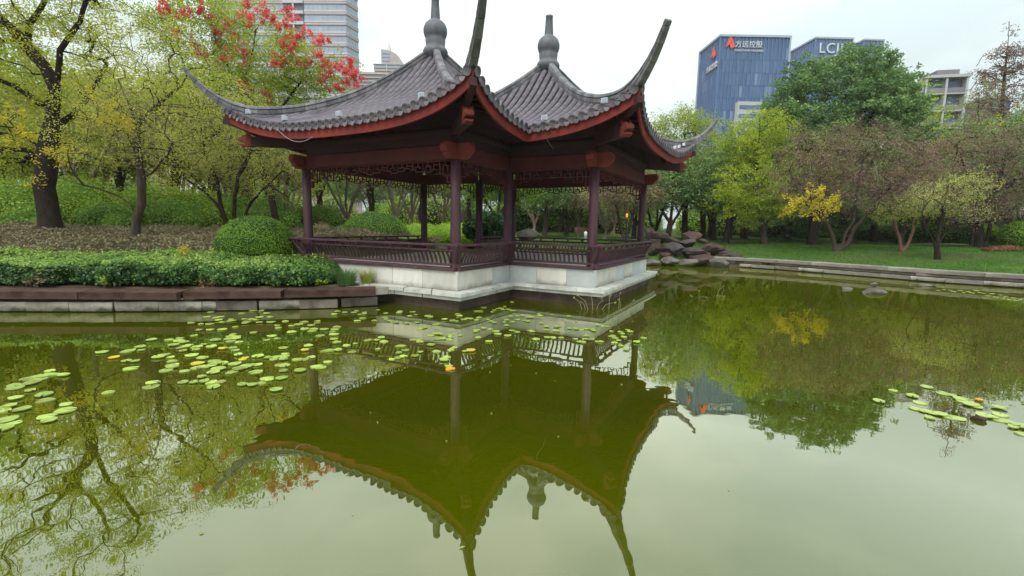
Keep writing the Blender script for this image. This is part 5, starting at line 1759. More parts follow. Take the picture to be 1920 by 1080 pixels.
def glass_tower(name, label, c, r, l, top, z0, gm, fl, bay, seed, lights=True):
    """c: near corner, r: right end of the front, l: far end of the side face (xy)"""
    rng = np.random.default_rng(seed)
    t = thing(name, label, 'office building', (c[0], c[1], 0))
    t_m = Matrix.Translation((-c[0], -c[1], 0))
    C, Rr, Ll = Vector(c), Vector(r), Vector(l)
    back = Rr + (Ll - C)
    poly = [tuple(C - C), tuple(Rr - C), tuple(back - C), tuple(Ll - C)]
    inset = lambda p: p
    MB().prism([tuple(Vector(p) * 0.995 + (Vector(poly[2]) * .0025)) for p in poly], 0, top - .6).build('wall', gm, t)
    for a, b in ((C, Rr), (C, Ll)):
        W = (b - a).length
        fm = t_m @ frame_on((a.x, a.y, 0), (b - a))
        nb = max(4, int(round(W / bay)))
        nf = int((top - z0) / fl)
        fins, pan, panl, sp = MB(), MB(), MB(), MB()
        for i in range(nb + 1):
            x = W * i / nb
            fins.box(x - .07, x + .07, .0, .28, z0, top - .3)
        for j in range(nf):
            zb = top - 3.4 - (j + 1) * fl + fl * .0
            if zb < z0:
                break
            sp.box(0, W, .0, .12, zb - .16, zb + .16)
            for i in range(nb):
                x0, x1 = W * i / nb + .09, W * (i + 1) / nb - .09
                tgt = panl if (lights and rng.uniform() < (0.22 if j in (2, 3, 5, 6) else .05)) else pan  # some panes take the lighter blue at random
                tgt.box(x0, x1, .02, .06 + rng.uniform(0, .03), zb + .18, zb + fl - .18)
        xf(fins, fm).build('mullion', M_fin_b, t, kind='stuff')
        xf(pan, fm).build('window_pane', M_panes, t, kind='stuff')
        if panl.v:
            xf(panl, fm).build('pale_window_pane', M_pane_l, t, kind='stuff')
        xf(sp, fm).build('floor_band', gm, t, kind='stuff')
        xf(MB().box(-.15, W + .15, -.2, .4, top - .6, top), fm).build('parapet', M_edge, t)
        xf(MB().box(W - .35, W + .1, -.1, .42, z0, top - .6), fm).build('corner_trim', M_edge, t)
    return t, t_m
tw, tm_ = glass_tower('office_tower', 'blue glass office tower with red and white rooftop sign, left of the dome tree', (61.6, 150), (82.7, 150), (60.9, 164), 60.1, 8, M_glass, 3.7, 1.12, 1)
fmF = tm_ @ frame_on((61.6, 150, 0), (1, 0))
lettering('sign_lettering', '方远控股', 2.05, M_sign_w, tw, text_m(fmF, 4.3, 56.6, .35), .12, 1.05)
lettering('sign_lettering', 'FANGYUAN HOLDING', 0.86, M_sign_w, tw, text_m(fmF, 4.35, 55.3, .35), .06)
lg = MB()
lg.prism([(0, 0), (1.1, 3.1), (2.0, 2.2), (1.3, .9)], 0, .25)
lg.prism([(1.25, .75), (2.05, 2.05), (2.9, .1), (1.5, -.35)], 0, .25)
lg.v = [tuple(text_m(fmF, 1.5, 56.4, .3) @ Vector(v)) for v in lg.v]
lg.build('logo', M_sign_r, tw)
fmS = tm_ @ frame_on((61.6, 150, 0), (-.7, 14))
sgn = (Vector((0, 0, 1)).cross(fmS.col[1].to_3d())).dot(fmS.col[0].to_3d())
x0 = 4.6 if sgn < 0 else 1.4
lg = MB()
lg.prism([(0, 0), (1.1, 3.1), (2.0, 2.2), (1.3, .9)], 0, .25)
lg.prism([(1.25, .75), (2.05, 2.05), (2.9, .1), (1.5, -.35)], 0, .25)
lg.v = [tuple(text_m(fmS, x0, 54.6, .3) @ Vector(v)) for v in lg.v]
lg.build('logo', M_sign_r, tw)
lettering('sign_lettering', '方远控股', 1.9, M_sign_w, tw, text_m(fmS, 7.6 if sgn < 0 else .6, 51.2, .4), .12)
tw2, tm2 = glass_tower('office_tower', 'second blue glass tower with white letters, half hidden behind the dome tree', (114.4, 190), (128.9, 190.3), (113.3, 204.4), 75.4, 10, M_glass2, 3.8, 1.3, 2, False)
fm2 = tm2 @ frame_on((114.4, 190, 0), (14.5, .3))
lettering('sign_lettering', 'LCJI', 5.2, M_sign_w, tw2, text_m(fm2, 1.2, 69.6, .4), .15, 1.1)
tw3, tm3 = glass_tower('office_tower', 'small pale-edged glass tower top peeking over the dome tree', (147, 210), (155.4, 210.2), (146.5, 217), 82.7, 12, M_glass2, 3.8, 1.5, 3, False)
# striped podium block at the foot of the first tower
pd = thing('podium_block', 'low white block with dark window stripes below the glass tower', 'building', (70.2, 138, 0))
pa, pb = at(1384, 190, 138), at(1470, 190, 138)
MB().box(pa.x - 70.2, pb.x - 70.2, 0, 1.6, 0, pa.z).build('wall', M_aptw, pd)
for k in range(9):
    z = pa.z - 1.0 - k * 2.4
    MB().box(pa.x - 70.2 + .5, pb.x - 70.2, -.12, .0, z - 1.0, z).build('window_band', M_glass2, pd)

# the tall banded tower at the left
tl = thing('tower_block', 'tall pale banded tower block behind the red-flowering tree', 'building', (-61.7, 180, 0))
fmT = frame_on((-61.7, 180, 0), (-1, .03))
fmT = Matrix.Translation((61.7, -180, 0)) @ fmT
fmU = Matrix.Translation((61.7, -180, 0)) @ frame_on((-61.7, 180, 0), (2.2, 6.1))
WT, WU, TOP, FH = 50.0, 6.5, 86.9, 3.62
core = MB()
core.prism([(0, 0.3), (2.2, 6.4), (-46, 20), (-49.6, 1.8)], 0, TOP)
core.build('wall', M_beige, tl)
bays = [(0.0, 15.4, True), (15.4, 22.6, False), (22.6, WT, True)]
meshes = {}
for j in range(10, 24):
    z = j * FH
    for fm, segs in ((fmT, [(0.0, 15.2), (22.8, WT)]), (fmU, [(0.0, WU)])):
        for a, b in segs:
            key = (id(fm), a)
            for nm, y0, y1, z0, z1, m in (('window_band', 0, .12, 1.55, 3.58, M_twin), ('spandrel', 0, .32, .42, 1.55, M_wband), ('string_course', 0, .36, .02, .40, M_pband), ('ledge_line', .0, .42, .86, 1.0, M_pband)):
                if nm == 'ledge_line':
                    y0 = .325
                k2 = key + (nm,)
                if k2 not in meshes:
                    mb = MB().box(a, b, y0, y1, z0, z1)
                    if nm == 'window_band':
                        nw = int((b - a) / 1.6)
                        for i in range(1, nw):
                            x = a + (b - a) * i / nw
                            mb.box(x - .05, x + .05, .121, .2, z0, z1)
                    meshes[k2] = xf(mb, fm).mesh(nm, m)
                link(nm, meshes[k2], tl, loc=(0, 0, z))
    # balcony bay: a flat dark panel carries the shade of a recess
    for nm, b, m in (('recess_shade_panel', (15.4, 22.6, .0, .1, .0, 3.5), M_recess_shade), ('balcony_parapet', (15.3, 22.7, .11, .9, .05, 1.1), M_wband), ('balcony_post', (18.7, 19.3, .11, .8, 1.1, 3.6), M_wband)):
        if nm not in meshes:
            meshes[nm] = xf(MB().box(*b), fmT).mesh(nm, m)
        link(nm, meshes[nm], tl, loc=(0, 0, z))

# lower stepped building with a quarter dome and spike
lo = thing('domed_building', 'pale stepped building with quarter dome and spike between tower and pavilion roof', 'building', (-64, 230, 0))
ox, oy = -64, 230
def BX(u0, u1, vtop, vbot, y0, dep, nm, m):
    a, b = at(u0, vtop, 230 + y0), at(u1, vbot, 230 + y0)
    return MB().box(a.x - ox, b.x - ox, y0, y0 + dep, b.z, a.z).build(nm, m, lo)
BX(640, 760, 134, 330, 0, 16, 'wall', M_beige)
for v in (137, 144, 151, 158, 166):
    BX(640, 761, v, v + 3, -.5, .45, 'string_course', M_wband)
    BX(640, 760, v + 3.4, v + 6, -.2, .18, 'window_band', M_twin)
BX(701, 757, 120, 134, .6, 12, 'upper_wall', M_beige)
BX(699, 759, 119, 121.2, .2, 13, 'cornice', M_wband)
BX(701, 757, 124, 128, .3, .28, 'window_band', M_twin)
BX(724, 726, 121, 134, .0, .28, 'pilaster', M_wband)
pa, pb, pc = at(715, 92, 231), at(715, 119, 231), at(753, 119, 231)
hh, ww = pa.z - pb.z, pc.x - pb.x
prof = [(0, 0), (0, hh)] + [(ww * math.sin(a), hh * (1 - .0) * math.cos(a)) for a in [math.radians(x) for x in range(12, 91, 6)]]
prof[1] = (0, hh)
dm = MB()
ring0 = [(pb.x - ox + x, 1.0, pb.z + z) for x, z in prof]
ring1 = [(pb.x - ox + x, 9.0, pb.z + z) for x, z in prof]
dm.loft([ring0, ring1]).build('quarter_dome', M_beige, lo)
for z_ in (.25, .5, .75):
    MB().box(pb.x - ox + .2, pb.x - ox + ww * .42, .8, .98, pb.z + hh * z_ - .5, pb.z + hh * z_ + .4).build('window_band', M_twin, lo)
sp0 = at(725, 92, 231)
sp1 = at(724, 77, 231)
MB().lathe([(1.3, sp0.z - .5), (1.0, sp0.z + .6), (.15, sp1.z)], sp0.x - ox + .6, 3, 8).build('spike', M_spike, lo)

# balconied apartment block behind the trees at right
ap = thing('apartment_block', 'grey brown apartment block with balconies behind the conifer at right', 'building', (80.2, 90, 0))
fmA = Matrix.Translation((-80.2, -90, 0)) @ frame_on((76.2, 92, 0), (9, -2.0))
fmB = Matrix.Translation((-80.2, -90, 0)) @ frame_on((76.2, 92, 0), (1.2, 8))
xf(MB().box(0, 6.4, -8, 0, 0, 30.2), fmA).build('wall', M_apt, ap)
xf(MB().box(2.6, 6.2, -7, -1, 30.2, 32.2), fmA).build('roof_house', M_apt, ap)
for j in range(2, 10):
    z = j * 3.05
    xf(MB().box(-.3, 6.6, .01, 1.2, z - .14, z + .14), fmA).build('balcony_slab', M_aptw, ap)
    xf(MB().box(-.3, 6.6, 1.1, 1.25, z + .15, z + .95), fmA).build('balcony_rail', M_apt, ap)
    for x in (.6, 3.6):
        xf(MB().box(x, x + 2.1, .01, .08, z + .3, z + 2.5), fmA).build('window', M_glass2, ap)
for x in (-.2, 3.0, 6.2):
    xf(MB().box(x, x + .35, .02, 1.3, 0, 30.4), fmA).build('pier', M_aptw, ap)
xf(MB().box(-.4, 6.8, -.2, 1.5, 30.2, 30.7), fmA).build('parapet', M_aptw, ap)
ap2 = thing('apartment_block', 'small pale rooftop block right of the conifer trunk', 'building', (104, 104, 0))
pa, pb = at(1856, 184, 104), at(1893, 184, 104)
MB().box(pa.x - 104, pb.x - 104, 0, 8, 0, pa.z).build('wall', M_apt, ap2)
MB().box(pa.x - 104.3, pb.x - 103.7, -.4, 8.2, pa.z, pa.z + .5).build('parapet', M_aptw, ap2)
for k in range(4):
    for q in range(3):
        MB().box(pa.x - 104 + .5 + q * 1.5, pa.x - 104 + 1.5 + q * 1.5, -.1, -.01, pa.z - 2.2 - k * 3, pa.z - .6 - k * 3).build('window', M_glass2, ap2)

# ------------------------------------------------------------------ rocks
def boulder(name, label, c, s, m, seed, group=None, flat=1.0, sub=3):
    rng = np.random.default_rng(seed)
    bm = bmesh.new()
    bmesh.ops.create_icosphere(bm, subdivisions=sub, radius=1)
    pl = rng.normal(size=(16, 3))
    pl /= np.linalg.norm(pl, axis=1, keepdims=True)
    off = rng.uniform(0.5, 0.85, 16)
    ph = rng.uniform(0, 6, 6)
    for v in bm.verts:
        p = np.array(v.co)
        k = 1.0
        for n_, o in zip(pl, off):
            h = p @ n_
            if h > o:
                k = min(k, o / h)
        k *= 1 + 0.05 * math.sin(p[0] * 4 + ph[0]) * math.sin(p[1] * 5 + ph[1]) + 0.035 * math.sin(p[2] * 9 + ph[2]) * math.sin(p[0] * 8 + ph[3])
        v.co = Vector((p[0] * s[0] * k, p[1] * s[1] * k, p[2] * s[2] * k))
    me = bpy.data.meshes.new(name)
    bm.to_mesh(me)
    bm.free()
    me.materials.append(m)
    me.polygons.foreach_set('use_smooth', [True] * len(me.polygons))
    me.set_sharp_from_angle(angle=math.radians(18))
    o = link(name, me, None, loc=c, rot=(rng.uniform(-.1, .1), rng.uniform(-.1, .1), rng.uniform(-.4, .4)))
    return tag(o, label, 'rock', group)
GR = 'rocks piled at the pond edge right of the pavilion'
for k, (u, v, w, h, Y, m, lab) in enumerate([
        (1219, 436, 26, 34, 27.0, M_rock, 'upright brown rock at the back left of the pile, nearest the pavilion'),
        (1236, 441, 34, 16, 26.0, M_rock, 'flat topped brown rock near the left top of the pile'),
        (1226, 462, 28, 36, 25.0, M_rock, 'tall squarish rock beside the pavilion end'),
        (1260, 466, 46, 26, 24.9, M_rock_d, 'smooth dark rounded rock in the middle of the pile'),
        (1261, 450, 34, 16, 26.0, M_rock, 'long low brown rock above the dark rounded one'),
        (1289, 454, 40, 20, 26.2, M_rock_d, 'dark angular rock in the upper middle of the pile'),
        (1300, 441, 50, 22, 27.6, M_rock_r, 'reddish rock at the top back of the pile'),
        (1303, 470, 44, 20, 25.2, M_rock_d, 'dark low rock right of the rounded dark one'),
        (1334, 466, 46, 32, 25.6, M_rock_r, 'big reddish brown block right of centre in the pile'),
        (1368, 478, 46, 20, 25.2, M_rock_d, 'dark rock at the right end of the pile by the kerb'),
        (1256, 488, 44, 18, 24.2, M_rock_p, 'pale flat rock at the waterline below the dark rounded one'),
        (1289, 490, 34, 17, 24.0, M_rock_p, 'pale rounded rock at the waterline in the middle'),
        (1314, 486, 44, 20, 24.4, M_rock, 'brown low rock at the waterline right of the pale pair'),
        (1349, 493, 44, 22, 23.9, M_rock_p, 'large pale grey rock at the waterline near the right end'),
        (1222, 491, 44, 12, 24.3, M_rock_p, 'low flat pale rock at the waterline against the pavilion'),
        (1246, 477, 24, 14, 24.6, M_rock_r, 'small reddish rock wedged at the left front of the pile'),
        (1352, 480, 26, 16, 25.0, M_rock, 'small brown rock behind the large pale grey one')]):
    p = at(u, v, Y)
    s = Y / FPX
    boulder('boulder', lab, (p.x, p.y, p.z - h * s * .08), (w * s * .60, w * s * .48, h * s * .54), m, 400 + k, GR)
rr = random.Random(9)
for k, (u, v) in enumerate([(1244, 486), (1270, 478), (1281, 470), (1318, 478), (1330, 484), (1296, 482), (1378, 486), (1362, 470), (1275, 458), (1318, 452), (1240, 454), (1348, 470)]):
    Y = 24.6 + (490 - v) * .05
    p = at(u, v, Y)
    w = rr.uniform(.22, .42)
    boulder('boulder', 'small rock wedged between the larger rocks, ' + ['by the left waterline', 'below the dark rounded rock', 'right of the dark rounded rock', 'left of the big reddish block', 'in front of the big reddish block', 'in the middle front', 'at the far right waterline', 'behind the right end rock', 'above the dark rounded rock', 'below the reddish top rock', 'by the flat topped rock', 'right of the big reddish block'][k], (p.x, p.y, p.z), (w, w * .8, w * .6), [M_rock, M_rock_d, M_rock_r][k % 3], 500 + k, GR, sub=2)
p = at(1240, 470, 26.6)
boulder('boulder', 'broad buried rock under the back of the pile', (p.x + .8, p.y + .3, .35), (2.2, 1.0, .7), M_rock_d, 430, GR)
for k, (u, v, w, h, lab, m) in enumerate([(1587, 541, 27, 9, 'small pale rock breaking the water left of the larger pond rock', M_rock_p), (1641, 549, 58, 14, 'pale pointed rock breaking the water in front of the right bank', M_rock_p), (1731, 535, 50, 8, 'flat pale rock slab at the water edge by the right lily pads', M_rock_p), (1637, 539, 14, 9, 'little white stone standing behind the pointed pond rock', M_kerb_lo)]):
    p = atz(u, v, 0.02)
    s = p.y / FPX
    boulder('pond_rock', lab, (p.x, p.y, 0.02 if k != 3 else .12), (w * s * .5, w * s * .38, h * s * .62), m, 450 + k)

# things on the lawn behind the pavilion
p = at(990, 440, 21.5)
boulder('boulder', 'large pale-topped boulder on the grass behind the pavilion', (p.x, p.y, p.z), (.62, .5, .36), M_rock_p, 470)
pb_ = at(1100, 428, 34)
gz_ = float(height(np.array([pb_.x]), np.array([pb_.y]))[0])
bn = thing('park_bench', 'dark wooden slatted bench on the far grass seen through the pavilion', 'bench', (pb_.x, pb_.y, gz_))
M_wood = mat('dark_bench_wood', (0.10, 0.055, 0.035), 0.7, 0.3, (0.07, 0.04, 0.028), 5)
for k in range(4):
    MB().box(-.85, .85, -.22 + k * .12, -.12 + k * .12, .43, .47).build('slat', M_wood, bn)
for k in range(3):
    MB().box(-.85, .85, .27 + k * .02, .30 + k * .02, .55 + k * .13, .65 + k * .13).build('slat', M_wood, bn)
for sx in (-.7, .7):
    for sy in (-.18, .24):
        MB().box(sx - .03, sx + .03, sy - .03, sy + .03, 0, .43).build('leg', M_wood, bn)
    MB().bar((sx, .25, .43), (sx, .36, .95), .05, .05).build('back_post', M_wood, bn)
pw = at(1098, 440, 30)
gz_ = float(height(np.array([pw.x]), np.array([pw.y]))[0])
wl_ = thing('bollard_light', 'small white bollard light on the grass behind the pavilion', 'lamp', (pw.x, pw.y, gz_))
MB().lathe([(.08, 0), (.08, .45), (.10, .47), (.10, .5)], n=14).build('post', M_white, wl_, True)
MB().lathe([(.09, .5), (.10, .52), (.10, .68), (.03, .72)], n=14).build('lamp_shade', M_white, wl_, True)
pl_ = at(1175.5, 404, 29)
gz_ = float(height(np.array([pl_.x]), np.array([pl_.y]))[0])
M_glow = bpy.data.materials.new('warm_lamp_glass')
M_glow.use_nodes = True
M_glow.node_tree.nodes['Principled BSDF'].inputs['Base Color'].default_value = (0.25, .08, .02, 1)
M_glow.node_tree.nodes['Principled BSDF'].inputs['Emission Color'].default_value = (1.0, .28, .03, 1)
M_glow.node_tree.nodes['Principled BSDF'].inputs['Emission Strength'].default_value = 0.8
ll = thing('garden_lantern', 'small lit orange lantern on a thin post behind the pavilion', 'lamp', (pl_.x, pl_.y, gz_))
MB().tube([(0, 0, 0), (0, 0, pl_.z - gz_ - .12)], .03, 8).build('post', M_bark_d, ll)
MB().lathe([(.05, pl_.z - gz_ - .12), (.07, pl_.z - gz_ - .05), (.07, pl_.z - gz_ + .06), (.05, pl_.z - gz_ + .12)], n=12).build('lamp_shade', M_glow, ll, True)
# a pale footpath crossing behind
M_path = mat('pale_path', (0.40, 0.37, 0.34), 0.9, 0.1, (0.33, 0.30, 0.27), 1.0, 0.2, 10)
xs_ = np.linspace(0, 1, 60)
pxs = -14 + 70 * xs_
pys = 33 + 5 * np.sin(xs_ * 4) + 3 * xs_
vs, fs = [], []
for k in range(60):
    for w in (-.8, 0, .8):
        vs.append((pxs[k], pys[k] + w, float(height(np.array([pxs[k]]), np.array([pys[k] + w]))[0]) + .03))
i_ = np.arange(59)
link('path', np_mesh('path', np.array(vs), np.concatenate([np.stack([i_ * 3 + c, i_ * 3 + 3 + c, i_ * 3 + 4 + c, i_ * 3 + 1 + c], 1) for c in (0, 1)]), M_path, True), kind='structure')

# ------------------------------------------------------------------ lamps and cables on the eaves
def roof_pt(c, f, t, back, up=0.0):
    n_, t_ = FACES[f]
    d = eave(t) - back
    tt = max(-d, min(d, t))
    return PAV_W @ Vector((CENT[c][0] + n_.x * d + t_.x * tt, CENT[c][1] + n_.y * d + t_.y * tt, zs(tt, d) + up))
GL = 'small floodlights along the eaves'
for c, f, t, lab in [(0, 0, 3.3, 'white floodlight on the left roof nearest its left tip'), (0, 0, 2.0, 'white floodlight on the left roof, second from its left tip'), (0, 0, 0.1, 'white floodlight in the middle of the left front eave'), (0, 0, -2.35, 'pale floodlight on the left roof close to the front horn'),
                     (0, 1, -2.3, 'small floodlight against the sky right of the left front horn'), (1, 0, -1.55, 'floodlight at the valley between the two roofs'), (1, 0, -3.0, 'floodlight below the right front horn'), (1, 1, 2.4, 'white floodlight on the far right eave, leftmost of three'), (1, 1, 2.9, 'white floodlight on the far right eave, middle of three'), (1, 1, 3.4, 'white floodlight on the far right eave nearest its tip')]:
    p = roof_pt(c, f, t, 0.22, 0.06)
    n_ = PAV_W.to_3x3() @ Vector((FACES[f][0].x, FACES[f][0].y, 0))
    t = thing('floodlight', lab, 'floodlight', tuple(p), math.atan2(n_.y, n_.x), GL)
    t.scale = (.75, .75, .75)
    MB().tube([(0, 0, 0), (0, 0, .10)], .014, 6).build('stake', M_rail, t)
    hd = MB().loft([[(-.06, -.075, .09), (-.06, .075, .09), (-.06, .075, .20), (-.06, -.075, .20)], [(.05, -.095, .08), (.05, .095, .08), (.05, .095, .23), (.05, -.095, .23)]])
    hd.build('lamp_head', M_white, t)
    MB().box(.052, .058, -.08, .08, .095, .215).build('lamp_glass', M_twin, t)
    MB().tube([(-.06, 0, .12), (-.12, .02, .06), (-.14, .06, .0)], .008, 5).build('lead', M_cable, t)
def hang(label, p, q, sag):
    p, q = Vector(p), Vector(q)
    pts = [p + (q - p) * s + Vector((0, 0, -4 * sag * s * (1 - s))) for s in [k / 14 for k in range(15)]]
    o = MB().tube([x - p for x in pts], .007, 5).build('cable', M_cable, None, True)
    o.location = p
    tag(o, label, 'cable')
hang('thin cable looping below the left front eave', roof_pt(0, 0, 1.95, -.03, -.05), roof_pt(0, 0, .75, .0, -.24), .20)
hang('thin cable looping at the valley between the roofs', roof_pt(0, 1, .75, -.03, -.22), roof_pt(1, 0, -1.6, -.03, -.05), .14)

# ------------------------------------------------------------------ lily pads
M_pad = mat('lily_pad_green', (0.23, 0.32, 0.05), 0.45, 0.35, (0.36, 0.44, 0.11), 1.6, 0.1, 40, island=0.28)
M_pad2 = mat('lily_pad_worn_green', (0.24, 0.32, 0.055), 0.5, 0.35, (0.20, 0.18, 0.05), 1.5, 0.1, 40, island=0.2)
M_pad_y = mat('lily_pad_yellow', (0.50, 0.40, 0.04), 0.5, 0.35, (0.42, 0.36, 0.05), 9, 0.1, 40)
M_pad_o = mat('lily_pad_orange', (0.60, 0.22, 0.02), 0.5, 0.35, (0.55, 0.30, 0.03), 9, 0.1, 40)
M_pad_p = mat('lily_pad_pale', (0.26, 0.35, 0.09), 0.5, 0.35, (0.36, 0.42, 0.14), 9, 0.1, 40, island=0.1)
def pad_mesh(m, seed):
    rng = np.random.default_rng(seed)
    n = 18
    ph = rng.uniform(0, 6)
    top, rim, und = [(0, 0, .006)], [], []
    for k in range(n + 1):
        a = 0.14 + (2 * math.pi - .28) * k / n
        r = 1 + .03 * math.sin(a * 3 + ph) + .02 * math.sin(a * 5)
        rim.append((r * math.cos(a), r * math.sin(a), .004 + .006 * max(0, math.sin(a * 2 + ph))))
    vs = top + rim + [(x * .98, y * .98, -.004) for x, y, z in rim]
    fs = [(0, k + 1, k + 2) for k in range(n)] + [(k + 1, n + 2 + k, n + 3 + k, k + 2) for k in range(n)]
    me = bpy.data.meshes.new('lily_pad')
    me.from_pydata(vs, [], fs)
    me.materials.append(m)
    return me
PADS = {k: [pad_mesh(m, 10 * i + s) for s in range(4)] for i, (k, m) in enumerate((('g', M_pad), ('y', M_pad_y), ('o', M_pad_o), ('p', M_pad_p)))}
PADS['g'] += [pad_mesh(M_pad2, 77), pad_mesh(M_pad, 78)]
A_ = """1185,76 1360,85 1425,70 1470,72 1500,87 1520,103 1160,105 1240,105 1215,112 1230,125 1250,132 1300,118 1290,130 1310,127 1375,120 1390,130 1415,118 1440,122 1460,108 1380,143 1075,136 1130,145 1180,146 1460,137 1525,137 1605,128 1560,153 1565,168 1640,157 1680,150 1715,170 1710,133 1785,130 1785,142 1750,155 1765,172 1755,185 1640,190 1825,176 1880,92 1895,160 1885,175 1870,190 1880,205 1880,233 1895,245 1800,211 1530,213 1500,238 1560,231 1425,191 1325,161 1250,176 1182,179 1122,181 1092,208 1310,203 1300,215 1330,218 1325,228 1300,240 1345,247 1285,230 1212,236 852,236 950,233 1015,225 1005,240 1035,248 980,264 1065,262 1045,270 1010,282 1110,275 1150,262 1190,268 1105,287 1090,280 1030,297 1255,285y 1310,277 1325,293 1595,280 1735,268 1715,294y 1825,296 1860,295 1900,293 575,305 790,276 730,292 715,300 800,292 640,335y 890,333 930,315 960,332 1080,321 1140,338 1340,320 1365,342y 1380,335y 1320,370 1450,327 1510,337 1540,342 1555,330 1605,315 1600,330 1595,345 1670,343 1710,345 1750,333 710,355 760,357 735,394 970,355 985,375 960,382 970,390 935,404 1040,410 1205,355 1225,365 1110,372y 1100,392 1130,385 1160,390 1190,380 1205,372 1255,362 1395,378 1450,375 1375,390 1345,400 1310,412 1290,422 1215,405 1200,418 1230,400 1440,413 1570,377 1600,380 1595,411 1690,409 1780,383 1805,390 1845,360 1135,443 855,480 870,475 850,500 1030,474 1090,475 1150,470 1190,472 1240,472 1200,500 1365,487 1420,490 1470,478 1500,453 1515,460 1585,451 1555,517 610,530 160,455 200,445 240,440 280,415 290,430 230,455 190,470 175,480 360,435 80,490 85,505 170,520 250,545 90,565 255,575 375,597 370,635 125,627 60,608 20,632 15,620 265,670 280,690 40,690 30,715 80,705 15,735"""
B_ = """100,75 140,82 80,92 205,70 190,80 225,92 250,90 250,78 325,65 450,75 445,83 520,80 370,82 240,112 210,127 305,128 390,128 405,130 365,108 370,118 505,102 540,95 605,97 620,103 775,90 785,100 700,120 745,123 770,128 810,120 830,115 850,118 880,120 895,108 945,120 960,130 980,138 920,50 880,72 905,73 980,68 1000,60 1020,55 1040,45 1030,65 1060,65 1085,72 970,75 1075,100 1110,100 1140,97 1175,108 1230,88 1240,97 1305,93 1400,102 1050,125 1080,130 1110,120 1150,125 1170,130 1190,108 1040,132 1080,20 1050,153 1275,160 1330,160 1350,158 1275,178 1330,183 1405,170 1440,172 1470,175 1495,172 1530,175 1540,183 1560,150 1590,155 1615,158 1245,140 1180,185 1195,190 650,147 660,145 545,137 490,140 430,135 560,172 575,168 590,165 655,200 680,203 625,208 660,230 690,228 730,208 735,220 730,232 790,208 880,180 875,188 920,170 960,172 990,185 1000,202 1055,212 1080,185 1110,187 890,220 950,243 345,222 320,238 360,243 275,235 265,240 200,257 95,253 150,264 460,268 440,272 480,295 445,310 405,342 440,335 470,328 535,325 565,306 560,242 545,235 525,235 570,248 625,265 655,298 325,286 180,305 60,295 100,293 45,360 10,390 715,333 695,345 700,350 735,290 745,283 755,280 815,300 850,295y 725,380 725,402o 735,398o 1215,233 1280,223 1310,220 1355,222 1435,230 1490,232 1510,235 1530,228 1560,243 1580,245 1500,213 1460,248 1475,245 1640,185 1690,190 1730,180 1745,190 1700,197 1650,210 1660,225 1640,217 1680,240 1710,215 1655,250 1690,268 1720,290 1780,248 1820,222"""
C_ = """725,388 985,360 875,432 615,475 935,482 1120,412 1180,425 1250,455 1330,500 1280,470 1310,485 1380,518 1390,462o 1550,523 1560,575 900,530 980,550 1030,565 1090,575 1180,595 1230,605 1010,600 1440,585 1500,600 1570,620 1640,640 1690,655 1660,675 1720,670 1730,725"""
D_ = """1490,440 1520,435 1550,440 1600,442 1640,445 1680,440 1720,455 1760,458 1800,465 1830,470 1870,478 1900,485 1780,475 1850,488 1620,450 1700,450 1740,466 1815,480 1880,492 1660,452 1570,446 1918,480 1935,490 1960,488"""
rngL = np.random.default_rng(33)
pads = []
for txt, ox_, oy_, s_, grp in ((A_, 0, 560, 3.0, 'A'), (B_, 600, 560, 3.0, 'B'), (C_, 1500, 640, 4.155, 'C'), (D_, 1200, 380, 2.667, 'D')):
    for tok in txt.split():
        col = tok[-1] if tok[-1].isalpha() else ('p' if grp in 'CD' else 'g')
        x, y = [float(q) for q in tok.rstrip('yo').split(',')]
        p = atz(ox_ + x / s_, oy_ + y / s_, 0.0)
        if pond_sd(np.array([p.x]), np.array([p.y]))[0] < 0.1:
            continue
        r = (.5 if (grp == 'C' and col == 'o') else 1.0) * rngL.uniform(.046, .082) * {'A': 1.08, 'B': .92, 'C': 1.0, 'D': 1.0}[grp]
        pads.append((p, r, col, grp))
size = sorted(range(len(pads)), key=lambda k: -(pads[k][1] / pads[k][0].y) ** 2)
single = set(size[:295]) | {k for k in range(len(pads)) if pads[k][2] in 'yo'}
PL = {'A': 'round green lily pad in the wide drift spreading out from the left bank', 'B': 'round green lily pad in the drift just in front of the pavilion', 'C': 'pale green lily pad in the short string at the right edge of the pond', 'D': 'pale green lily pad in the far mat near the right bank'}
YL_ = ['yellowing lily pad in the left drift', 'orange lily pad fragment by the front of the pavilion drift']
rv, rf = [], []
yel = ['yellow lily pad towards the far side of the left drift', 'yellow lily pad near the inner end of the left drift', 'small yellow lily pad at the left of the left drift', 'yellow curled lily pad in the middle of the left drift', 'second yellow curled lily pad touching the middle one', 'yellow lily pad at the near side of the left drift', 'yellow lily pad at the tip of the pavilion drift']
ora = ['orange lily pad beside the green one at the near point of the drift', 'deep orange lily pad at the near point of the drift', 'orange edged lily pad in the string at right']
iy = io = 0
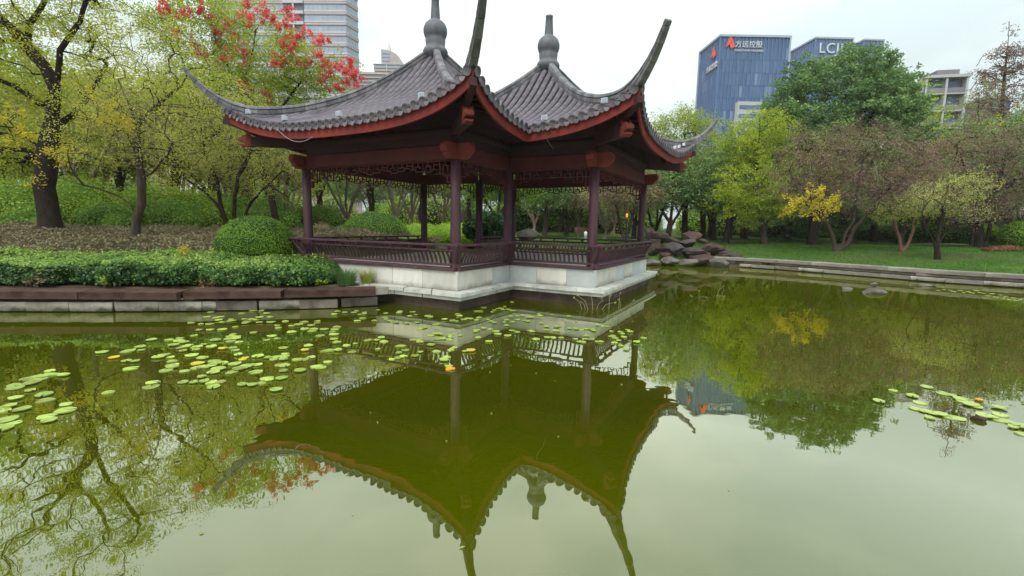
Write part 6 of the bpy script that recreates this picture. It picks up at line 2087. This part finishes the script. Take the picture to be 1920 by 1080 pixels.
for k, (p, r, col, grp) in enumerate(pads):
    me = PADS[col][int(rngL.integers(len(PADS[col])))]
    z = .004 + .004 * (k % 5)
    a = rngL.uniform(0, 6.28)
    sy = rngL.uniform(.85, 1.0)
    if k in single:
        o = link('lily_pad', me, None, loc=(p.x, p.y, z), rot=(0, 0, a), scale=(r, r * sy, 1))
        if col == 'y':
            tag(o, yel[min(iy, len(yel) - 1)], 'lily pad'); iy += 1
        elif col == 'o':
            tag(o, ora[min(io, len(ora) - 1)], 'lily pad'); io += 1
        else:
            tag(o, PL[grp], 'lily pad', {'A': 'lily pads of the left drift', 'B': 'lily pads before the pavilion', 'C': 'lily pads at the right edge', 'D': 'lily pads near the right bank'}[grp])
    else:
        co = np.array([v.co[:] for v in me.vertices]) * np.array([r, r * sy, 1])
        R2 = np.array([[math.cos(a), -math.sin(a), 0], [math.sin(a), math.cos(a), 0], [0, 0, 1]])
        b = sum(len(x) for x in rv)
        rv.append(co @ R2.T + np.array([p.x, p.y, z]))
        rf += [tuple(i + b for i in q.vertices) for q in me.polygons]
if rv:
    me = bpy.data.meshes.new('lily_pads')
    me.from_pydata(np.concatenate(rv).tolist(), [], rf)
    me.materials.append(M_pad)
    link('lily_pads', me, None, kind='stuff')
# specks of leaf and scum afloat between the pads
rs = np.random.default_rng(8)
k_ = 900
fx, fy = rs.uniform(-14, 20, k_), rs.uniform(2.2, 22, k_)
okf = (pond_sd(fx, fy) > .1) & (rs.uniform(size=k_) < np.clip(np.exp(-((fy - 8.5) / 4.5) ** 2) + .12, 0, 1))
fp = np.stack([fx[okf], fy[okf], np.full(okf.sum(), .006)], -1)
v, q = leaf_arrays(fp, .03, rs, np.tile(np.array([0, 0, 1.0]), (len(fp), 1)), .05)
link('floating_leaf_litter', np_mesh('floating_leaf_litter', v, q, L_pale), None, kind='stuff')
# rust-brown floating seed head among the right pads
p = atz(1838, 788, 0)
boulder('seed_head', 'rust-brown round seed head floating among the right lily pads', (p.x, p.y, .01), (.085, .075, .05), M_rock_r, 480, sub=2)['category'] = 'plant'
M_reed = mat('withered_reed', (0.26, 0.24, 0.13), 0.8, 0.2)
# withered water plants by the pavilion corner and in the open water
def stalks(label, u, v, items, seed):
    p = atz(u, v, 0)
    t = thing('water_plant', label, 'water plant', (p.x, p.y, 0))
    rng = np.random.default_rng(seed)
    s = p.y / FPX
    mb, lf = MB(), []
    for du, h, lean in items:
        x = du * s
        e = Vector((x + lean * s, rng.uniform(-.1, .1), h * s))
        mb.tube([(x, 0, -.05), tuple(Vector((x, 0, 0)).lerp(e, .5) + Vector((-lean * s * .15, 0, .03))), tuple(e)], [.006, .005, .004], 5)
        lf += [np.array(e) + rng.normal(size=3) * .02 for _ in range(3)]
    mb.build('stem', M_reed, t)
    vv, q = leaf_arrays(np.array(lf), .055, rng, aspect=.4)
    link('leaves', np_mesh('leaves', vv, q, L_pale), t)
stalks('withered pale reed stems standing in water at the pavilion corner', 1112, 580, [(-20, 22, -18), (-8, 26, -22), (0, 30, -6), (6, 18, 10), (14, 14, 30), (30, 26, 2), (48, 34, 0), (52, 20, -3), (-14, 14, -10), (70, 20, 4)], 1)
stalks('bent pale lotus stalk with a bud in the open water right of the pavilion', 1343, 556, [(-3, 2, 16), (0, 20, 12), (10, 12, 3)], 2)
stalks('low withered stalks lying in the water below the rock pile', 1306, 559, [(0, 3, 20), (4, 14, 0), (-6, 5, -8)], 3)

# ------------------------------------------------------------------ damp air
hz = bpy.data.materials.new('damp_air')
hz.use_nodes = True
hn, hl = hz.node_tree.nodes, hz.node_tree.links
hn.remove(hn['Principled BSDF'])
pv = hn.new('ShaderNodeVolumePrincipled')
pv.inputs['Color'].default_value = (0.93, 0.96, 0.97, 1)
pv.inputs['Density'].default_value = 0.0003
pv.inputs['Anisotropy'].default_value = 0.2
hl.new(pv.outputs[0], hn['Material Output'].inputs['Volume'])
MB().box(-1700, 1700, -1700, 1700, -2.4, 100).build('haze', hz, None, kind='stuff')
sc.cycles.volume_bounces = 1
